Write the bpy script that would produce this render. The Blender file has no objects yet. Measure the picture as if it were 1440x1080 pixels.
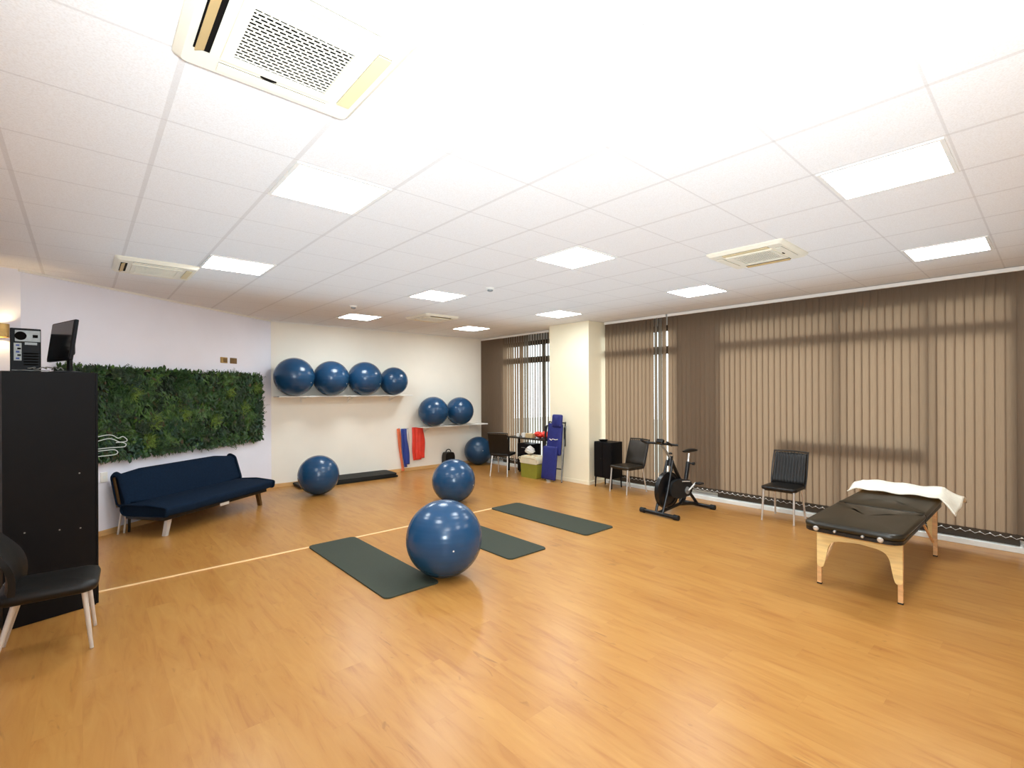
import bpy, bmesh, math, random
from mathutils import Vector, Matrix
random.seed(7)
C = bpy.context.scene.collection
PI = math.pi
H, HC = 1.713, 2.995          # camera height, ceiling height
WX, WY = 7.306, 9.343         # plane of the blinds, back wall

# ------------------------------------------------------------------ materials
def lin(c):
    return tuple(((v/255)/12.92 if v/255 <= .04045 else (((v/255)+.055)/1.055)**2.4) for v in c)

def mat(name, rgb, rough=.5, metal=0, spec=.5, noise=.06, nscale=8, bump=0, bscale=60, srgb=True, coat=0, stretch=(1,1,1), sheen=0):
    m = bpy.data.materials.new(name); m.use_nodes = True
    nt = m.node_tree; N = nt.nodes; L = nt.links
    b = N['Principled BSDF']
    col = lin(rgb) if srgb else rgb
    tc = N.new('ShaderNodeTexCoord'); mp = N.new('ShaderNodeMapping'); mp.inputs['Scale'].default_value = stretch
    L.new(tc.outputs['Object'], mp.inputs['Vector'])
    nz = N.new('ShaderNodeTexNoise'); nz.inputs['Scale'].default_value = nscale; nz.inputs['Detail'].default_value = 4
    L.new(mp.outputs[0], nz.inputs['Vector'])
    rp = N.new('ShaderNodeValToRGB')
    rp.color_ramp.elements[0].position = .3; rp.color_ramp.elements[1].position = .7
    rp.color_ramp.elements[0].color = tuple(max(0, v*(1-noise)) for v in col)+(1,)
    rp.color_ramp.elements[1].color = tuple(min(1, v*(1+noise)) for v in col)+(1,)
    L.new(nz.outputs['Fac'], rp.inputs['Fac']); L.new(rp.outputs['Color'], b.inputs['Base Color'])
    b.inputs['Roughness'].default_value = rough; b.inputs['Metallic'].default_value = metal
    b.inputs['Specular IOR Level'].default_value = spec
    b.inputs['Coat Weight'].default_value = coat
    if sheen: b.inputs['Sheen Weight'].default_value = sheen
    if bump:
        n2 = N.new('ShaderNodeTexNoise'); n2.inputs['Scale'].default_value = bscale; n2.inputs['Detail'].default_value = 3
        L.new(mp.outputs[0], n2.inputs['Vector'])
        bp = N.new('ShaderNodeBump'); bp.inputs['Strength'].default_value = bump; bp.inputs['Distance'].default_value = .01
        L.new(n2.outputs['Fac'], bp.inputs['Height']); L.new(bp.outputs[0], b.inputs['Normal'])
    return m

def emis(name, rgb, strength):
    m = bpy.data.materials.new(name); m.use_nodes = True
    nt = m.node_tree; nt.nodes.clear()
    o = nt.nodes.new('ShaderNodeOutputMaterial'); e = nt.nodes.new('ShaderNodeEmission')
    e.inputs['Color'].default_value = rgb+(1,); e.inputs['Strength'].default_value = strength
    nt.links.new(e.outputs[0], o.inputs[0]); return m

def math_node(nt, op, a, b=None, c=None):
    n = nt.nodes.new('ShaderNodeMath'); n.operation = op
    for i, v in enumerate((a, b, c)):
        if v is None: continue
        if isinstance(v, (int, float)): n.inputs[i].default_value = v
        else: nt.links.new(v, n.inputs[i])
    return n.outputs[0]

def mix_col(nt, fac, a, b, mode='MIX'):
    n = nt.nodes.new('ShaderNodeMix'); n.data_type = 'RGBA'; n.blend_type = mode
    if isinstance(fac, (int, float)): n.inputs['Factor'].default_value = fac
    else: nt.links.new(fac, n.inputs['Factor'])
    for k, v in (('A', a), ('B', b)):
        s = [i for i in n.inputs if i.name == k and i.type == 'RGBA'][0]
        if isinstance(v, tuple): s.default_value = v if len(v) == 4 else v+(1,)
        else: nt.links.new(v, s)
    return [o for o in n.outputs if o.type == 'RGBA'][0]

def floor_material():
    m = bpy.data.materials.new('laminate'); m.use_nodes = True
    nt = m.node_tree; N = nt.nodes; L = nt.links; b = N['Principled BSDF']
    g = N.new('ShaderNodeNewGeometry'); sp = N.new('ShaderNodeSeparateXYZ'); L.new(g.outputs['Position'], sp.inputs[0])
    X, Y = sp.outputs['X'], sp.outputs['Y']
    px = math_node(nt, 'DIVIDE', X, .19); row = math_node(nt, 'FLOOR', px)
    off = math_node(nt, 'MULTIPLY', math_node(nt, 'FRACT', math_node(nt, 'MULTIPLY', row, .6180339)), 1.28)
    py = math_node(nt, 'DIVIDE', math_node(nt, 'ADD', Y, off), 1.28); colr = math_node(nt, 'FLOOR', py)
    wn = N.new('ShaderNodeTexWhiteNoise'); wn.noise_dimensions = '2D'
    cb = N.new('ShaderNodeCombineXYZ'); L.new(row, cb.inputs[0]); L.new(colr, cb.inputs[1]); L.new(cb.outputs[0], wn.inputs['Vector'])
    # grain, stretched along the planks and shifted from plank to plank
    gv = N.new('ShaderNodeCombineXYZ')
    L.new(math_node(nt, 'MULTIPLY', X, 9.0), gv.inputs[0])
    L.new(math_node(nt, 'ADD', math_node(nt, 'MULTIPLY', Y, 1.3), math_node(nt, 'MULTIPLY', wn.outputs['Value'], 37.)), gv.inputs[1])
    n1 = N.new('ShaderNodeTexNoise'); n1.inputs['Scale'].default_value = 1.6; n1.inputs['Detail'].default_value = 6; n1.inputs['Roughness'].default_value = .6
    n1.inputs['Distortion'].default_value = .8
    L.new(gv.outputs[0], n1.inputs['Vector'])
    r1 = N.new('ShaderNodeValToRGB'); e = r1.color_ramp.elements
    e[0].position = .28; e[0].color = lin((166, 110, 53))+(1,)
    e[1].position = .68; e[1].color = lin((188, 138, 74))+(1,)
    k = e.new(.45); k.color = lin((180, 128, 65))+(1,)
    L.new(n1.outputs['Fac'], r1.inputs['Fac'])
    # dark knots and mineral streaks
    kv = N.new('ShaderNodeCombineXYZ'); L.new(math_node(nt, 'MULTIPLY', X, 6.5), kv.inputs[0])
    L.new(math_node(nt, 'ADD', math_node(nt, 'MULTIPLY', Y, 2.0), math_node(nt, 'MULTIPLY', wn.outputs['Value'], 11.)), kv.inputs[1])
    n2 = N.new('ShaderNodeTexNoise'); n2.inputs['Scale'].default_value = 1.5; n2.inputs['Detail'].default_value = 3; n2.inputs['Distortion'].default_value = 1.6
    L.new(kv.outputs[0], n2.inputs['Vector'])
    r2 = N.new('ShaderNodeValToRGB'); r2.color_ramp.elements[0].position = .665; r2.color_ramp.elements[1].position = .80
    r2.color_ramp.elements[0].color = (0, 0, 0, 1); r2.color_ramp.elements[1].color = (1, 1, 1, 1)
    L.new(n2.outputs['Fac'], r2.inputs['Fac'])
    c1 = mix_col(nt, math_node(nt, 'MULTIPLY', r2.outputs['Color'], .75), r1.outputs['Color'], lin((126, 80, 40)))
    tint = mix_col(nt, wn.outputs['Value'], lin((244, 238, 230)), lin((255, 255, 255)))
    c2 = mix_col(nt, 1.0, c1, tint, 'MULTIPLY')
    # joints
    ex = math_node(nt, 'ABSOLUTE', math_node(nt, 'SUBTRACT', math_node(nt, 'FRACT', px), .5))
    ey = math_node(nt, 'ABSOLUTE', math_node(nt, 'SUBTRACT', math_node(nt, 'FRACT', py), .5))
    j = math_node(nt, 'MAXIMUM', math_node(nt, 'GREATER_THAN', ex, .4935), math_node(nt, 'GREATER_THAN', ey, .4988))
    c3 = mix_col(nt, math_node(nt, 'MULTIPLY', j, .14), c2, lin((140, 90, 48)))
    L.new(c3, b.inputs['Base Color'])
    b.inputs['Roughness'].default_value = .32
    b.inputs['Specular IOR Level'].default_value = .42
    bp = N.new('ShaderNodeBump'); bp.inputs['Strength'].default_value = .06; bp.inputs['Distance'].default_value = .004
    L.new(n1.outputs['Fac'], bp.inputs['Height']); L.new(bp.outputs[0], b.inputs['Normal'])
    return m

TX, TY = .5941, .6047
def ceiling_material():
    m = bpy.data.materials.new('ceiling_tiles'); m.use_nodes = True
    nt = m.node_tree; N = nt.nodes; L = nt.links; b = N['Principled BSDF']
    g = N.new('ShaderNodeNewGeometry'); sp = N.new('ShaderNodeSeparateXYZ'); L.new(g.outputs['Position'], sp.inputs[0])
    fx = math_node(nt, 'DIVIDE', math_node(nt, 'SUBTRACT', sp.outputs['X'], 1.1864), TX)
    fy = math_node(nt, 'DIVIDE', math_node(nt, 'SUBTRACT', sp.outputs['Y'], .6623), TY)
    dx = math_node(nt, 'MULTIPLY', math_node(nt, 'ABSOLUTE', math_node(nt, 'SUBTRACT', math_node(nt, 'FRACT', math_node(nt, 'ADD', fx, 100.)), .5)), TX)
    dy = math_node(nt, 'MULTIPLY', math_node(nt, 'ABSOLUTE', math_node(nt, 'SUBTRACT', math_node(nt, 'FRACT', math_node(nt, 'ADD', fy, 100.)), .5)), TY)
    lx = math_node(nt, 'LESS_THAN', dx, .012); ly = math_node(nt, 'LESS_THAN', dy, .006)
    nz = N.new('ShaderNodeTexNoise'); nz.inputs['Scale'].default_value = 140; nz.inputs['Detail'].default_value = 2
    L.new(g.outputs['Position'], nz.inputs['Vector'])
    r = N.new('ShaderNodeValToRGB'); r.color_ramp.elements[0].position = .3; r.color_ramp.elements[1].position = .6
    r.color_ramp.elements[0].color = lin((232, 228, 224))+(1,); r.color_ramp.elements[1].color = lin((242, 240, 238))+(1,)
    L.new(nz.outputs['Fac'], r.inputs['Fac'])
    c = mix_col(nt, math_node(nt, 'MULTIPLY', ly, .38), r.outputs['Color'], lin((196, 190, 186)))
    c = mix_col(nt, math_node(nt, 'MULTIPLY', lx, .45), c, lin((205, 199, 194)))
    L.new(c, b.inputs['Base Color']); b.inputs['Roughness'].default_value = .9; b.inputs['Specular IOR Level'].default_value = .1
    return m

def vane_material(name, diff, trans, gloss=.0):
    m = bpy.data.materials.new(name); m.use_nodes = True
    nt = m.node_tree; N = nt.nodes; L = nt.links; N.clear()
    o = N.new('ShaderNodeOutputMaterial')
    tc = N.new('ShaderNodeTexCoord'); mp = N.new('ShaderNodeMapping'); mp.inputs['Scale'].default_value = (1, 90, 2)
    nz = N.new('ShaderNodeTexNoise'); nz.inputs['Scale'].default_value = 3; nz.inputs['Detail'].default_value = 3
    L.new(tc.outputs['Object'], mp.inputs['Vector']); L.new(mp.outputs[0], nz.inputs['Vector'])
    cd = mix_col(nt, nz.outputs['Fac'], tuple(v*.85 for v in diff), tuple(v*1.15 for v in diff))
    ct = mix_col(nt, nz.outputs['Fac'], tuple(v*.8 for v in trans), tuple(v*1.2 for v in trans))
    d = N.new('ShaderNodeBsdfDiffuse'); L.new(cd, d.inputs['Color'])
    t = N.new('ShaderNodeBsdfTranslucent'); L.new(ct, t.inputs['Color'])
    a = N.new('ShaderNodeAddShader'); L.new(d.outputs[0], a.inputs[0]); L.new(t.outputs[0], a.inputs[1])
    L.new(a.outputs[0], o.inputs[0]); return m

def glass_material():
    m = bpy.data.materials.new('window_glass'); m.use_nodes = True
    nt = m.node_tree; N = nt.nodes; L = nt.links; N.clear()
    o = N.new('ShaderNodeOutputMaterial'); t = N.new('ShaderNodeBsdfTransparent'); t.inputs['Color'].default_value = (.93, .96, .95, 1)
    g = N.new('ShaderNodeBsdfGlossy'); g.inputs['Roughness'].default_value = .02
    mx = N.new('ShaderNodeMixShader'); mx.inputs[0].default_value = .05; L.new(t.outputs[0], mx.inputs[1]); L.new(g.outputs[0], mx.inputs[2])
    L.new(mx.outputs[0], o.inputs[0]); return m

def plywood_material():
    m = mat('birch_plywood', (246, 212, 146), .45, noise=.12, nscale=5, stretch=(1, 1, 9))
    return m

M = {}
M['floor'] = floor_material(); M['ceiling'] = ceiling_material()
M['wall'] = mat('wall_paint', (243, 236, 222), .75, spec=.2, noise=.02, nscale=2, bump=.04, bscale=220)
M['wall_cool'] = mat('wall_paint_lilac', (238, 237, 246), .75, spec=.2, noise=.02, nscale=2, bump=.04, bscale=220)
M['wall_cream'] = mat('pillar_paint', (244, 234, 206), .7, spec=.2, noise=.02, nscale=2)
M['base'] = mat('baseboard_wood', (214, 170, 112), .45, noise=.08, nscale=6, stretch=(1, 1, 6))
M['strip'] = mat('floor_strip', (244, 204, 150), .4, noise=.05)
M['white'] = mat('white_lacquer', (238, 234, 226), .45, noise=.02)
M['sill'] = mat('white_sill', (226, 228, 224), .4, noise=.03)
M['panel'] = emis('light_diffuser', (.90, .98, 1.02), 27)
M['acplastic'] = mat('cream_plastic', (240, 232, 212), .5, noise=.02)
M['acdark'] = mat('vent_dark', (18, 15, 12), .9, spec=.1)
M['aclouv'] = mat('louver_tan', (196, 166, 112), .5, noise=.05)
M['acflap'] = mat('flap_straw', (226, 206, 160), .5, noise=.03)
M['black'] = mat('black_laminate', (11, 11, 14), .45, noise=.1, spec=.18)
M['leather'] = mat('black_leatherette', (20, 17, 14), .42, noise=.15, bump=.15, bscale=160, spec=.35)
M['brownleather'] = mat('dark_brown_leatherette', (38, 30, 20), .4, noise=.15, bump=.1, bscale=160)
M['chrome'] = mat('satin_chrome', (226, 224, 220), .3, metal=.75, noise=.05)
M['alu'] = mat('brushed_aluminium', (222, 220, 216), .4, metal=.5, noise=.06)
M['ball'] = mat('blue_rubber', (27, 68, 104), .24, noise=.05, nscale=3, spec=.5, bump=.02, bscale=300)
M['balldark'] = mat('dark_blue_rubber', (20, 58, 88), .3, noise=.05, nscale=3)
M['valve'] = mat('white_plug', (230, 232, 228), .4)
M['mat'] = mat('green_grey_foam', (56, 61, 50), .75, noise=.06, nscale=40, bump=.25, bscale=260, spec=.3)
M['matblack'] = mat('black_foam', (30, 31, 29), .7, noise=.1, nscale=40, bump=.2, bscale=260, spec=.3)
M['navy'] = mat('navy_upholstery', (14, 32, 52), .9, noise=.18, nscale=60, bump=.3, bscale=420, spec=.15)
M['navydark'] = mat('navy_piping', (12, 22, 36), .85, noise=.1)
M['ply'] = plywood_material()
M['woodedge'] = mat('beech_bar', (226, 176, 122), .45, noise=.12, nscale=6, stretch=(1, 1, 8))
M['tabletop'] = mat('black_vinyl', (34, 30, 20), .33, noise=.12, nscale=6, bump=.08, bscale=90, spec=.5)
M['tableedge'] = mat('black_vinyl_side', (16, 14, 12), .4, noise=.1)
M['towel'] = mat('white_terry', (250, 244, 226), .95, noise=.04, nscale=30, bump=.5, bscale=240, spec=.1)
M['darkmetal'] = mat('black_steel', (20, 20, 22), .35, metal=.3, noise=.1, spec=.6)
M['rubber'] = mat('black_rubber', (14, 14, 14), .7, noise=.1)
M['brass'] = mat('aged_brass', (176, 140, 84), .35, metal=.8, noise=.15, nscale=20)
M['brassdark'] = mat('bronze_plate', (120, 92, 56), .4, metal=.6, noise=.15)
M['screen'] = mat('screen_glass', (14, 13, 12), .16, noise=.02, spec=.6)
M['greymetal'] = mat('zinc_plate', (150, 152, 150), .45, metal=.5, noise=.15, nscale=30)
M['cable'] = mat('grey_cable', (120, 118, 112), .5)
M['neon'] = emis('white_tube', (.95, .97, .88), .42)
M['red'] = mat('red_latex', (236, 66, 50), .5, noise=.08)
M['orange'] = mat('orange_latex', (244, 128, 84), .5, noise=.08)
M['bluelatex'] = mat('blue_latex', (42, 62, 140), .5, noise=.1)
M['whitelatex'] = mat('white_latex', (222, 218, 214), .5, noise=.05)
M['bluevinyl'] = mat('royal_blue_cloth', (26, 34, 108), .65, noise=.12, nscale=20, bump=.15, bscale=200)
M['olive'] = mat('olive_plastic', (138, 136, 44), .5, noise=.06)
M['creamlid'] = mat('cream_lid', (224, 214, 184), .5, noise=.05)
M['bag'] = mat('white_plastic_bag', (214, 210, 204), .4, noise=.06)
M['beige'] = mat('beige_card', (206, 176, 128), .7, noise=.06)
M['vane'] = vane_material('brown_vane_fabric', (.110, .079, .054), (.150, .104, .068))
M['vanegrey'] = vane_material('grey_brown_vane_fabric', (.12, .10, .078), (.10, .080, .058))
M['hem'] = mat('vane_hem', (70, 60, 48), .85, noise=.1)
M['frame'] = mat('dark_window_frame', (70, 58, 44), .5, noise=.08)
M['glass'] = glass_material()
M['ground'] = mat('terrace_stone', (170, 168, 160), .85, noise=.1)
M['leaf0'] = mat('leaf_deep', (24, 47, 15), .55, noise=.25, nscale=14)
M['leaf1'] = mat('leaf_mid', (38, 70, 22), .5, noise=.25, nscale=14)
M['leaf2'] = mat('leaf_fresh', (66, 98, 32), .5, noise=.25, nscale=14)
M['leaf3'] = mat('leaf_lime', (104, 128, 46), .5, noise=.2, nscale=14)
M['leaf4'] = mat('leaf_bluish', (30, 62, 40), .5, noise=.2, nscale=14)
M['leaf5'] = mat('leaf_brown', (70, 52, 26), .6, noise=.2, nscale=14)
M['leafback'] = mat('leaf_backing', (14, 24, 10), .9, noise=.2)

# ------------------------------------------------------------------ builders
class MB:
    def __init__(s): s.bm = bmesh.new()
    def add(s, verts, faces):
        vs = [s.bm.verts.new(v) for v in verts]
        for f in faces:
            try: s.bm.faces.new([vs[i] for i in f])
            except ValueError: pass
        return vs
    def box(s, c, d, bevel=0, rot=None, seg=2):
        t = bmesh.new(); bmesh.ops.create_cube(t, size=1)
        for v in t.verts: v.co = Vector((v.co.x*d[0], v.co.y*d[1], v.co.z*d[2]))
        if bevel: bmesh.ops.bevel(t, geom=t.edges[:], offset=bevel, segments=seg, profile=.5, affect='EDGES')
        if rot is not None: bmesh.ops.transform(t, matrix=rot.to_4x4(), verts=t.verts)
        for v in t.verts: v.co += Vector(c)
        s.merge(t); return s
    def merge(s, t):
        mp = {v: s.bm.verts.new(v.co) for v in t.verts}
        for f in t.faces:
            nf = s.bm.faces.new([mp[v] for v in f.verts]); nf.material_index = f.material_index
        t.free()
    def tube(s, pts, r, seg=10, cap=True, closed=False):
        pts = [Vector(p) for p in pts]; n = len(pts)
        rs = r if isinstance(r, (list, tuple)) else [r]*n
        rings = []; up = None
        for i, p in enumerate(pts):
            a = pts[i-1] if (i > 0 or closed) else p; b = pts[(i+1) % n] if (i < n-1 or closed) else p
            d = (b-a).normalized()
            if up is None:
                up = Vector((0, 0, 1)) if abs(d.z) < .9 else Vector((1, 0, 0))
            x = d.cross(up).normalized(); y = x.cross(d).normalized(); up = y
            rings.append([s.bm.verts.new(p+x*math.cos(2*PI*k/seg)*rs[i]+y*math.sin(2*PI*k/seg)*rs[i]) for k in range(seg)])
        m = n if closed else n-1
        for i in range(m):
            A, B = rings[i], rings[(i+1) % n]
            for k in range(seg): s.bm.faces.new((A[k], A[(k+1) % seg], B[(k+1) % seg], B[k]))
        if cap and not closed:
            s.bm.faces.new(rings[0][::-1]); s.bm.faces.new(rings[-1])
        return s
    def cyl(s, a, b, r, r2=None, seg=20): return s.tube([a, b], [r, r if r2 is None else r2], seg)
    def lathe(s, prof, c=(0, 0, 0), seg=40, axis='z'):
        rings = []
        for (r, h) in prof:
            if r < 1e-6: rings.append([s.bm.verts.new(s._ax(0, 0, h, axis, c))])
            else: rings.append([s.bm.verts.new(s._ax(r*math.cos(2*PI*k/seg), r*math.sin(2*PI*k/seg), h, axis, c)) for k in range(seg)])
        for A, B in zip(rings, rings[1:]):
            for k in range(seg):
                k2 = (k+1) % seg
                if len(A) == 1 and len(B) == 1: continue
                if len(A) == 1: s.bm.faces.new((A[0], B[k2], B[k]))
                elif len(B) == 1: s.bm.faces.new((A[k], A[k2], B[0]))
                else: s.bm.faces.new((A[k], A[k2], B[k2], B[k]))
        return s
    @staticmethod
    def _ax(x, y, h, axis, c):
        v = {'z': (x, y, h), 'x': (h, x, y), 'y': (y, h, x)}[axis]
        return Vector(v)+Vector(c)
    def prism(s, outline, t, mtx=None):
        """2D outline (x,z) extruded along y by t, centred."""
        n = len(outline)
        f = [Vector((x, -t/2, z)) for x, z in outline]; b = [Vector((x, t/2, z)) for x, z in outline]
        if mtx is not None: f = [mtx @ v for v in f]; b = [mtx @ v for v in b]
        F = [s.bm.verts.new(v) for v in f]; Bk = [s.bm.verts.new(v) for v in b]
        s.bm.faces.new(F); s.bm.faces.new(Bk[::-1])
        for i in range(n): s.bm.faces.new((F[i], Bk[i], Bk[(i+1) % n], F[(i+1) % n]))
        return s
    def slab(s, outline, z0, z1):
        n = len(outline)
        A = [s.bm.verts.new((x, y, z0)) for x, y in outline]; B = [s.bm.verts.new((x, y, z1)) for x, y in outline]
        s.bm.faces.new(A[::-1]); s.bm.faces.new(B)
        for i in range(n): s.bm.faces.new((A[i], A[(i+1) % n], B[(i+1) % n], B[i]))
        return s
    def grid(s, nu, nv, fn, close=False):
        V = [[s.bm.verts.new(fn(i/nu, j/nv)) for j in range(nv+1)] for i in range(nu+1)]
        for i in range(nu):
            for j in range(nv): s.bm.faces.new((V[i][j], V[i+1][j], V[i+1][j+1], V[i][j+1]))
        return s
    def build(s, name, m, parent=None, smooth=35, mods=()):
        bmesh.ops.recalc_face_normals(s.bm, faces=s.bm.faces)
        me = bpy.data.meshes.new(name); s.bm.to_mesh(me); s.bm.free()
        for x in (m if isinstance(m, (list, tuple)) else [m]): me.materials.append(x)
        if smooth:
            me.polygons.foreach_set('use_smooth', [True]*len(me.polygons))
            me.set_sharp_from_angle(angle=math.radians(smooth))
        o = bpy.data.objects.new(name, me); C.objects.link(o)
        if parent: o.parent = parent
        for k, kw in mods:
            md = o.modifiers.new(k.lower(), k)
            for a, v in kw.items(): setattr(md, a, v)
        return o

def tag(o, label, cat, group=None):
    o['label'] = label; o['category'] = cat
    if group: o['group'] = group
    return o
def thing(name, label, cat, loc=(0, 0, 0), rz=0, group=None):
    o = bpy.data.objects.new(name, None); C.objects.link(o); o.empty_display_size = .1
    o.location = loc; o.rotation_euler = (0, 0, rz)
    return tag(o, label, cat, group)
def struct(o): o['kind'] = 'structure'; return o
def dup(root, loc, rz=None, label=None, group=None):
    r = root.copy(); C.objects.link(r); r.location = loc
    if rz is not None: r.rotation_euler = (0, 0, rz)
    if label: r['label'] = label
    if group: r['group'] = group
    for ch in list(root.children):
        c = ch.copy(); C.objects.link(c); c.parent = r
        for g in list(ch.children):
            d = g.copy(); C.objects.link(d); d.parent = c
    return r
def rrect(w, d, r, n=6, cx=0, cy=0):
    o = []
    for (sx, sy, a0) in ((1, 1, 0), (-1, 1, 90), (-1, -1, 180), (1, -1, 270)):
        for k in range(n+1):
            a = math.radians(a0+90*k/n)
            o.append((cx+sx*(w/2-r)+r*math.cos(a), cy+sy*(d/2-r)+r*math.sin(a)))
    return o
def lerp(a, b, t): return a+(b-a)*t
def smooth_path(pts, n=8):
    P = [Vector(p) for p in pts]; out = []
    for i in range(len(P)-1):
        p0, p1, p2, p3 = P[max(i-1, 0)], P[i], P[i+1], P[min(i+2, len(P)-1)]
        for k in range(n):
            t = k/n
            out.append(.5*((2*p1)+(-p0+p2)*t+(2*p0-5*p1+4*p2-p3)*t*t+(-p0+3*p1-3*p2+p3)*t**3))
    out.append(P[-1]); return out
def cushion(mb, outline, z0, z1, puff=.012, edge=.02):
    """upholstered slab with rolled edges: stacked insets of an outline."""
    def inset(o, d):
        n = len(o); cx = sum(p[0] for p in o)/n; cy = sum(p[1] for p in o)/n
        res = []
        for i in range(n):
            a, b, c = Vector(o[i-1]), Vector(o[i]), Vector(o[(i+1) % n])
            t = (c-a).normalized(); nrm = Vector((-t.y, t.x)); res.append((b.x+nrm.x*d, b.y+nrm.y*d))
        return res
    e = edge
    levels = [(e*1.0, z0), (e*.3, z0+e*.3), (0, z0+e), (0, z1-e), (e*.3, z1-e*.3), (e, z1), (e*3, z1+puff*.6)]
    rings = [[mb.bm.verts.new((x, y, z)) for x, y in inset(outline, d)] for d, z in levels]
    n = len(outline)
    for A, B in zip(rings, rings[1:]):
        for i in range(n): mb.bm.faces.new((A[i], A[(i+1) % n], B[(i+1) % n], B[i]))
    mb.bm.faces.new(rings[0][::-1])
    cx = sum(p[0] for p in outline)/n; cy = sum(p[1] for p in outline)/n
    ctr = mb.bm.verts.new((cx, cy, z1+puff))
    A = rings[-1]
    mid = [mb.bm.verts.new((lerp(v.co.x, cx, .5), lerp(v.co.y, cy, .5), z1+puff)) for v in A]
    for i in range(n):
        mb.bm.faces.new((A[i], A[(i+1) % n], mid[(i+1) % n], mid[i])); mb.bm.faces.new((mid[i], mid[(i+1) % n], ctr))

# ------------------------------------------------------------------ the room
X0, Y0 = -2.6, -2.2          # behind and left of the camera
XG = 7.52                    # inner face of the window wall
A = Vector((.174, 7.6)); B = Vector((2.54, WY))           # the splayed wall at the left
E = (B-A).normalized(); Nn = Vector((E.y, -E.x)); WANG = math.atan2(E.y, E.x)
KL = A+E*(-.817)             # where it meets the side wall
def wl(s, n, z): return (A.x+E.x*s+Nn.x*n, A.y+E.y*s+Nn.y*n, z)

mb = MB(); mb.box(((X0+9)/2-.3, (Y0+WY)/2, -.06), (9-X0+.6, WY-Y0+.6, .12)); struct(mb.build('floor', M['floor'], smooth=0))
mb = MB(); mb.box(((X0+XG)/2, (Y0+WY)/2, HC+.06), (XG-X0+.6, WY-Y0+.6, .12)); struct(mb.build('ceiling', M['ceiling'], smooth=0))
def wall(name, p, q, m, z0=0, z1=HC, t=.14, side=1):
    p, q = Vector(p), Vector(q); d = (q-p).normalized(); n = Vector((-d.y, d.x))*side*t
    mb = MB(); mb.slab([tuple(p), tuple(q), tuple(q+n), tuple(p+n)], z0, z1)
    return struct(mb.build(name, m, smooth=0))
wall('wall_back', (B.x-.0, WY), (XG+.14, WY), M['wall'])
wall('wall_left', tuple(KL), tuple(B+E*.1), M['wall_cool'])
wall('wall_side', (X0-.14, KL.y), (KL.x+.02, KL.y), M['wall_cool'])
wall('wall_far_left', (X0, Y0), (X0, KL.y), M['wall_cool'])
wall('wall_front', (X0-.14, Y0), (XG+.14, Y0), M['wall'], side=-1)
# window wall: piers, lintels
WZ0, WZ1 = .06, 2.80
mb = MB()
for (a, b) in ((Y0, .26), (3.50, 4.10), (5.90, 7.0), (8.62, WY)):
    mb.box((XG+.1, (a+b)/2, HC/2), (.2, b-a, HC))
for (a, b) in ((.26, 3.5), (4.1, 5.90), (7.0, 8.62)):
    mb.box((XG+.1, (a+b)/2, (WZ1+HC)/2), (.2, b-a, HC-WZ1)); mb.box((XG+.1, (a+b)/2, WZ0/2), (.2, b-a, WZ0))
struct(mb.build('wall_right', M['wall'], smooth=0))
mb = MB(); mb.box((7.22, 6.15, HC/2), (.64, .99, HC), bevel=.006); struct(mb.build('wall_pillar', M['wall_cream'], smooth=0))
def window(k, y0, y1, mull, low=None):
    xf = 7.41
    mb = MB(); t = .07
    for y in (y0+t/2, y1-t/2): mb.box((xf, y, (WZ0+WZ1)/2), (.06, t, WZ1-WZ0))
    for z, hh in ((WZ0+.05, .1), (WZ1-.04, .08), (2.40, .13)): mb.box((xf, (y0+y1)/2, z), (.058, y1-y0, hh))
    for y in mull: mb.box((xf, y, (WZ0+WZ1)/2), (.056, .06, WZ1-WZ0))
    if low: mb.box((xf, (low[0]+low[1])/2, .95), (.054, low[1]-low[0], .16))
    # reveal boards closing the gap between frame and wall
    for z in (WZ0+.01, WZ1+.01): mb.box(((xf+XG)/2+.04, (y0+y1)/2, z), (XG-xf+.08, y1-y0, .02))
    f = struct(mb.build('window_%d' % k, M['frame'], smooth=0))
    mb = MB(); mb.add([(xf, y0+.02, WZ0+.02), (xf, y1-.02, WZ0+.02), (xf, y1-.02, WZ1-.02), (xf, y0+.02, WZ1-.02)], [(0, 1, 2, 3)]); mb.build('window_pane', M['glass'], f, smooth=0)
    return f
window(1, .26, 3.5, (1.0, 1.9), (1.0, 2.62))
window(2, 4.1, 5.90, ())
window(3, 7.0, 8.62, (7.30, 8.0))
# thresholds, skirting, cornices
mb = MB(); mb.box((7.41, 2.0, .03), (.24, 7.2, .06), bevel=.004); struct(mb.build('trim_1', M['sill'], smooth=0))
mb = MB(); mb.box((7.41, 7.98, .03), (.24, 2.70, .06), bevel=.004); struct(mb.build('trim_2', M['sill'], smooth=0))
mb = MB(); mb.box((2.35, 5.475, .004), (5.3, .035, .008), bevel=.002); struct(mb.build('trim_3', M['strip'], smooth=0))
def skirt(name, p, q, m, z0, z1, t=.014):
    return wall(name, p, q, m, z0, z1, t, side=-1)
skirt('baseboard_left', tuple(KL), tuple(B), M['base'], 0, .065)
skirt('baseboard_back', tuple(B), (XG, WY), M['base'], 0, .065)
mb = MB()
mb.box((6.893, 6.15, .032), (.014, 1.01, .064)); mb.box((7.21, 5.649, .032), (.63, .014, .064))
struct(mb.build('baseboard_pillar', M['wall_cream'], smooth=0))
skirt('trim_4', tuple(KL), tuple(B), M['white'], HC-.022, HC, .02)
skirt('trim_5', tuple(B), (XG, WY), M['white'], HC-.022, HC, .02)
# outside
mb = MB(); mb.box((17.5, 4, -.15), (19.2, 40, .1)); struct(mb.build('ground', M['ground'], smooth=0))

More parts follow.
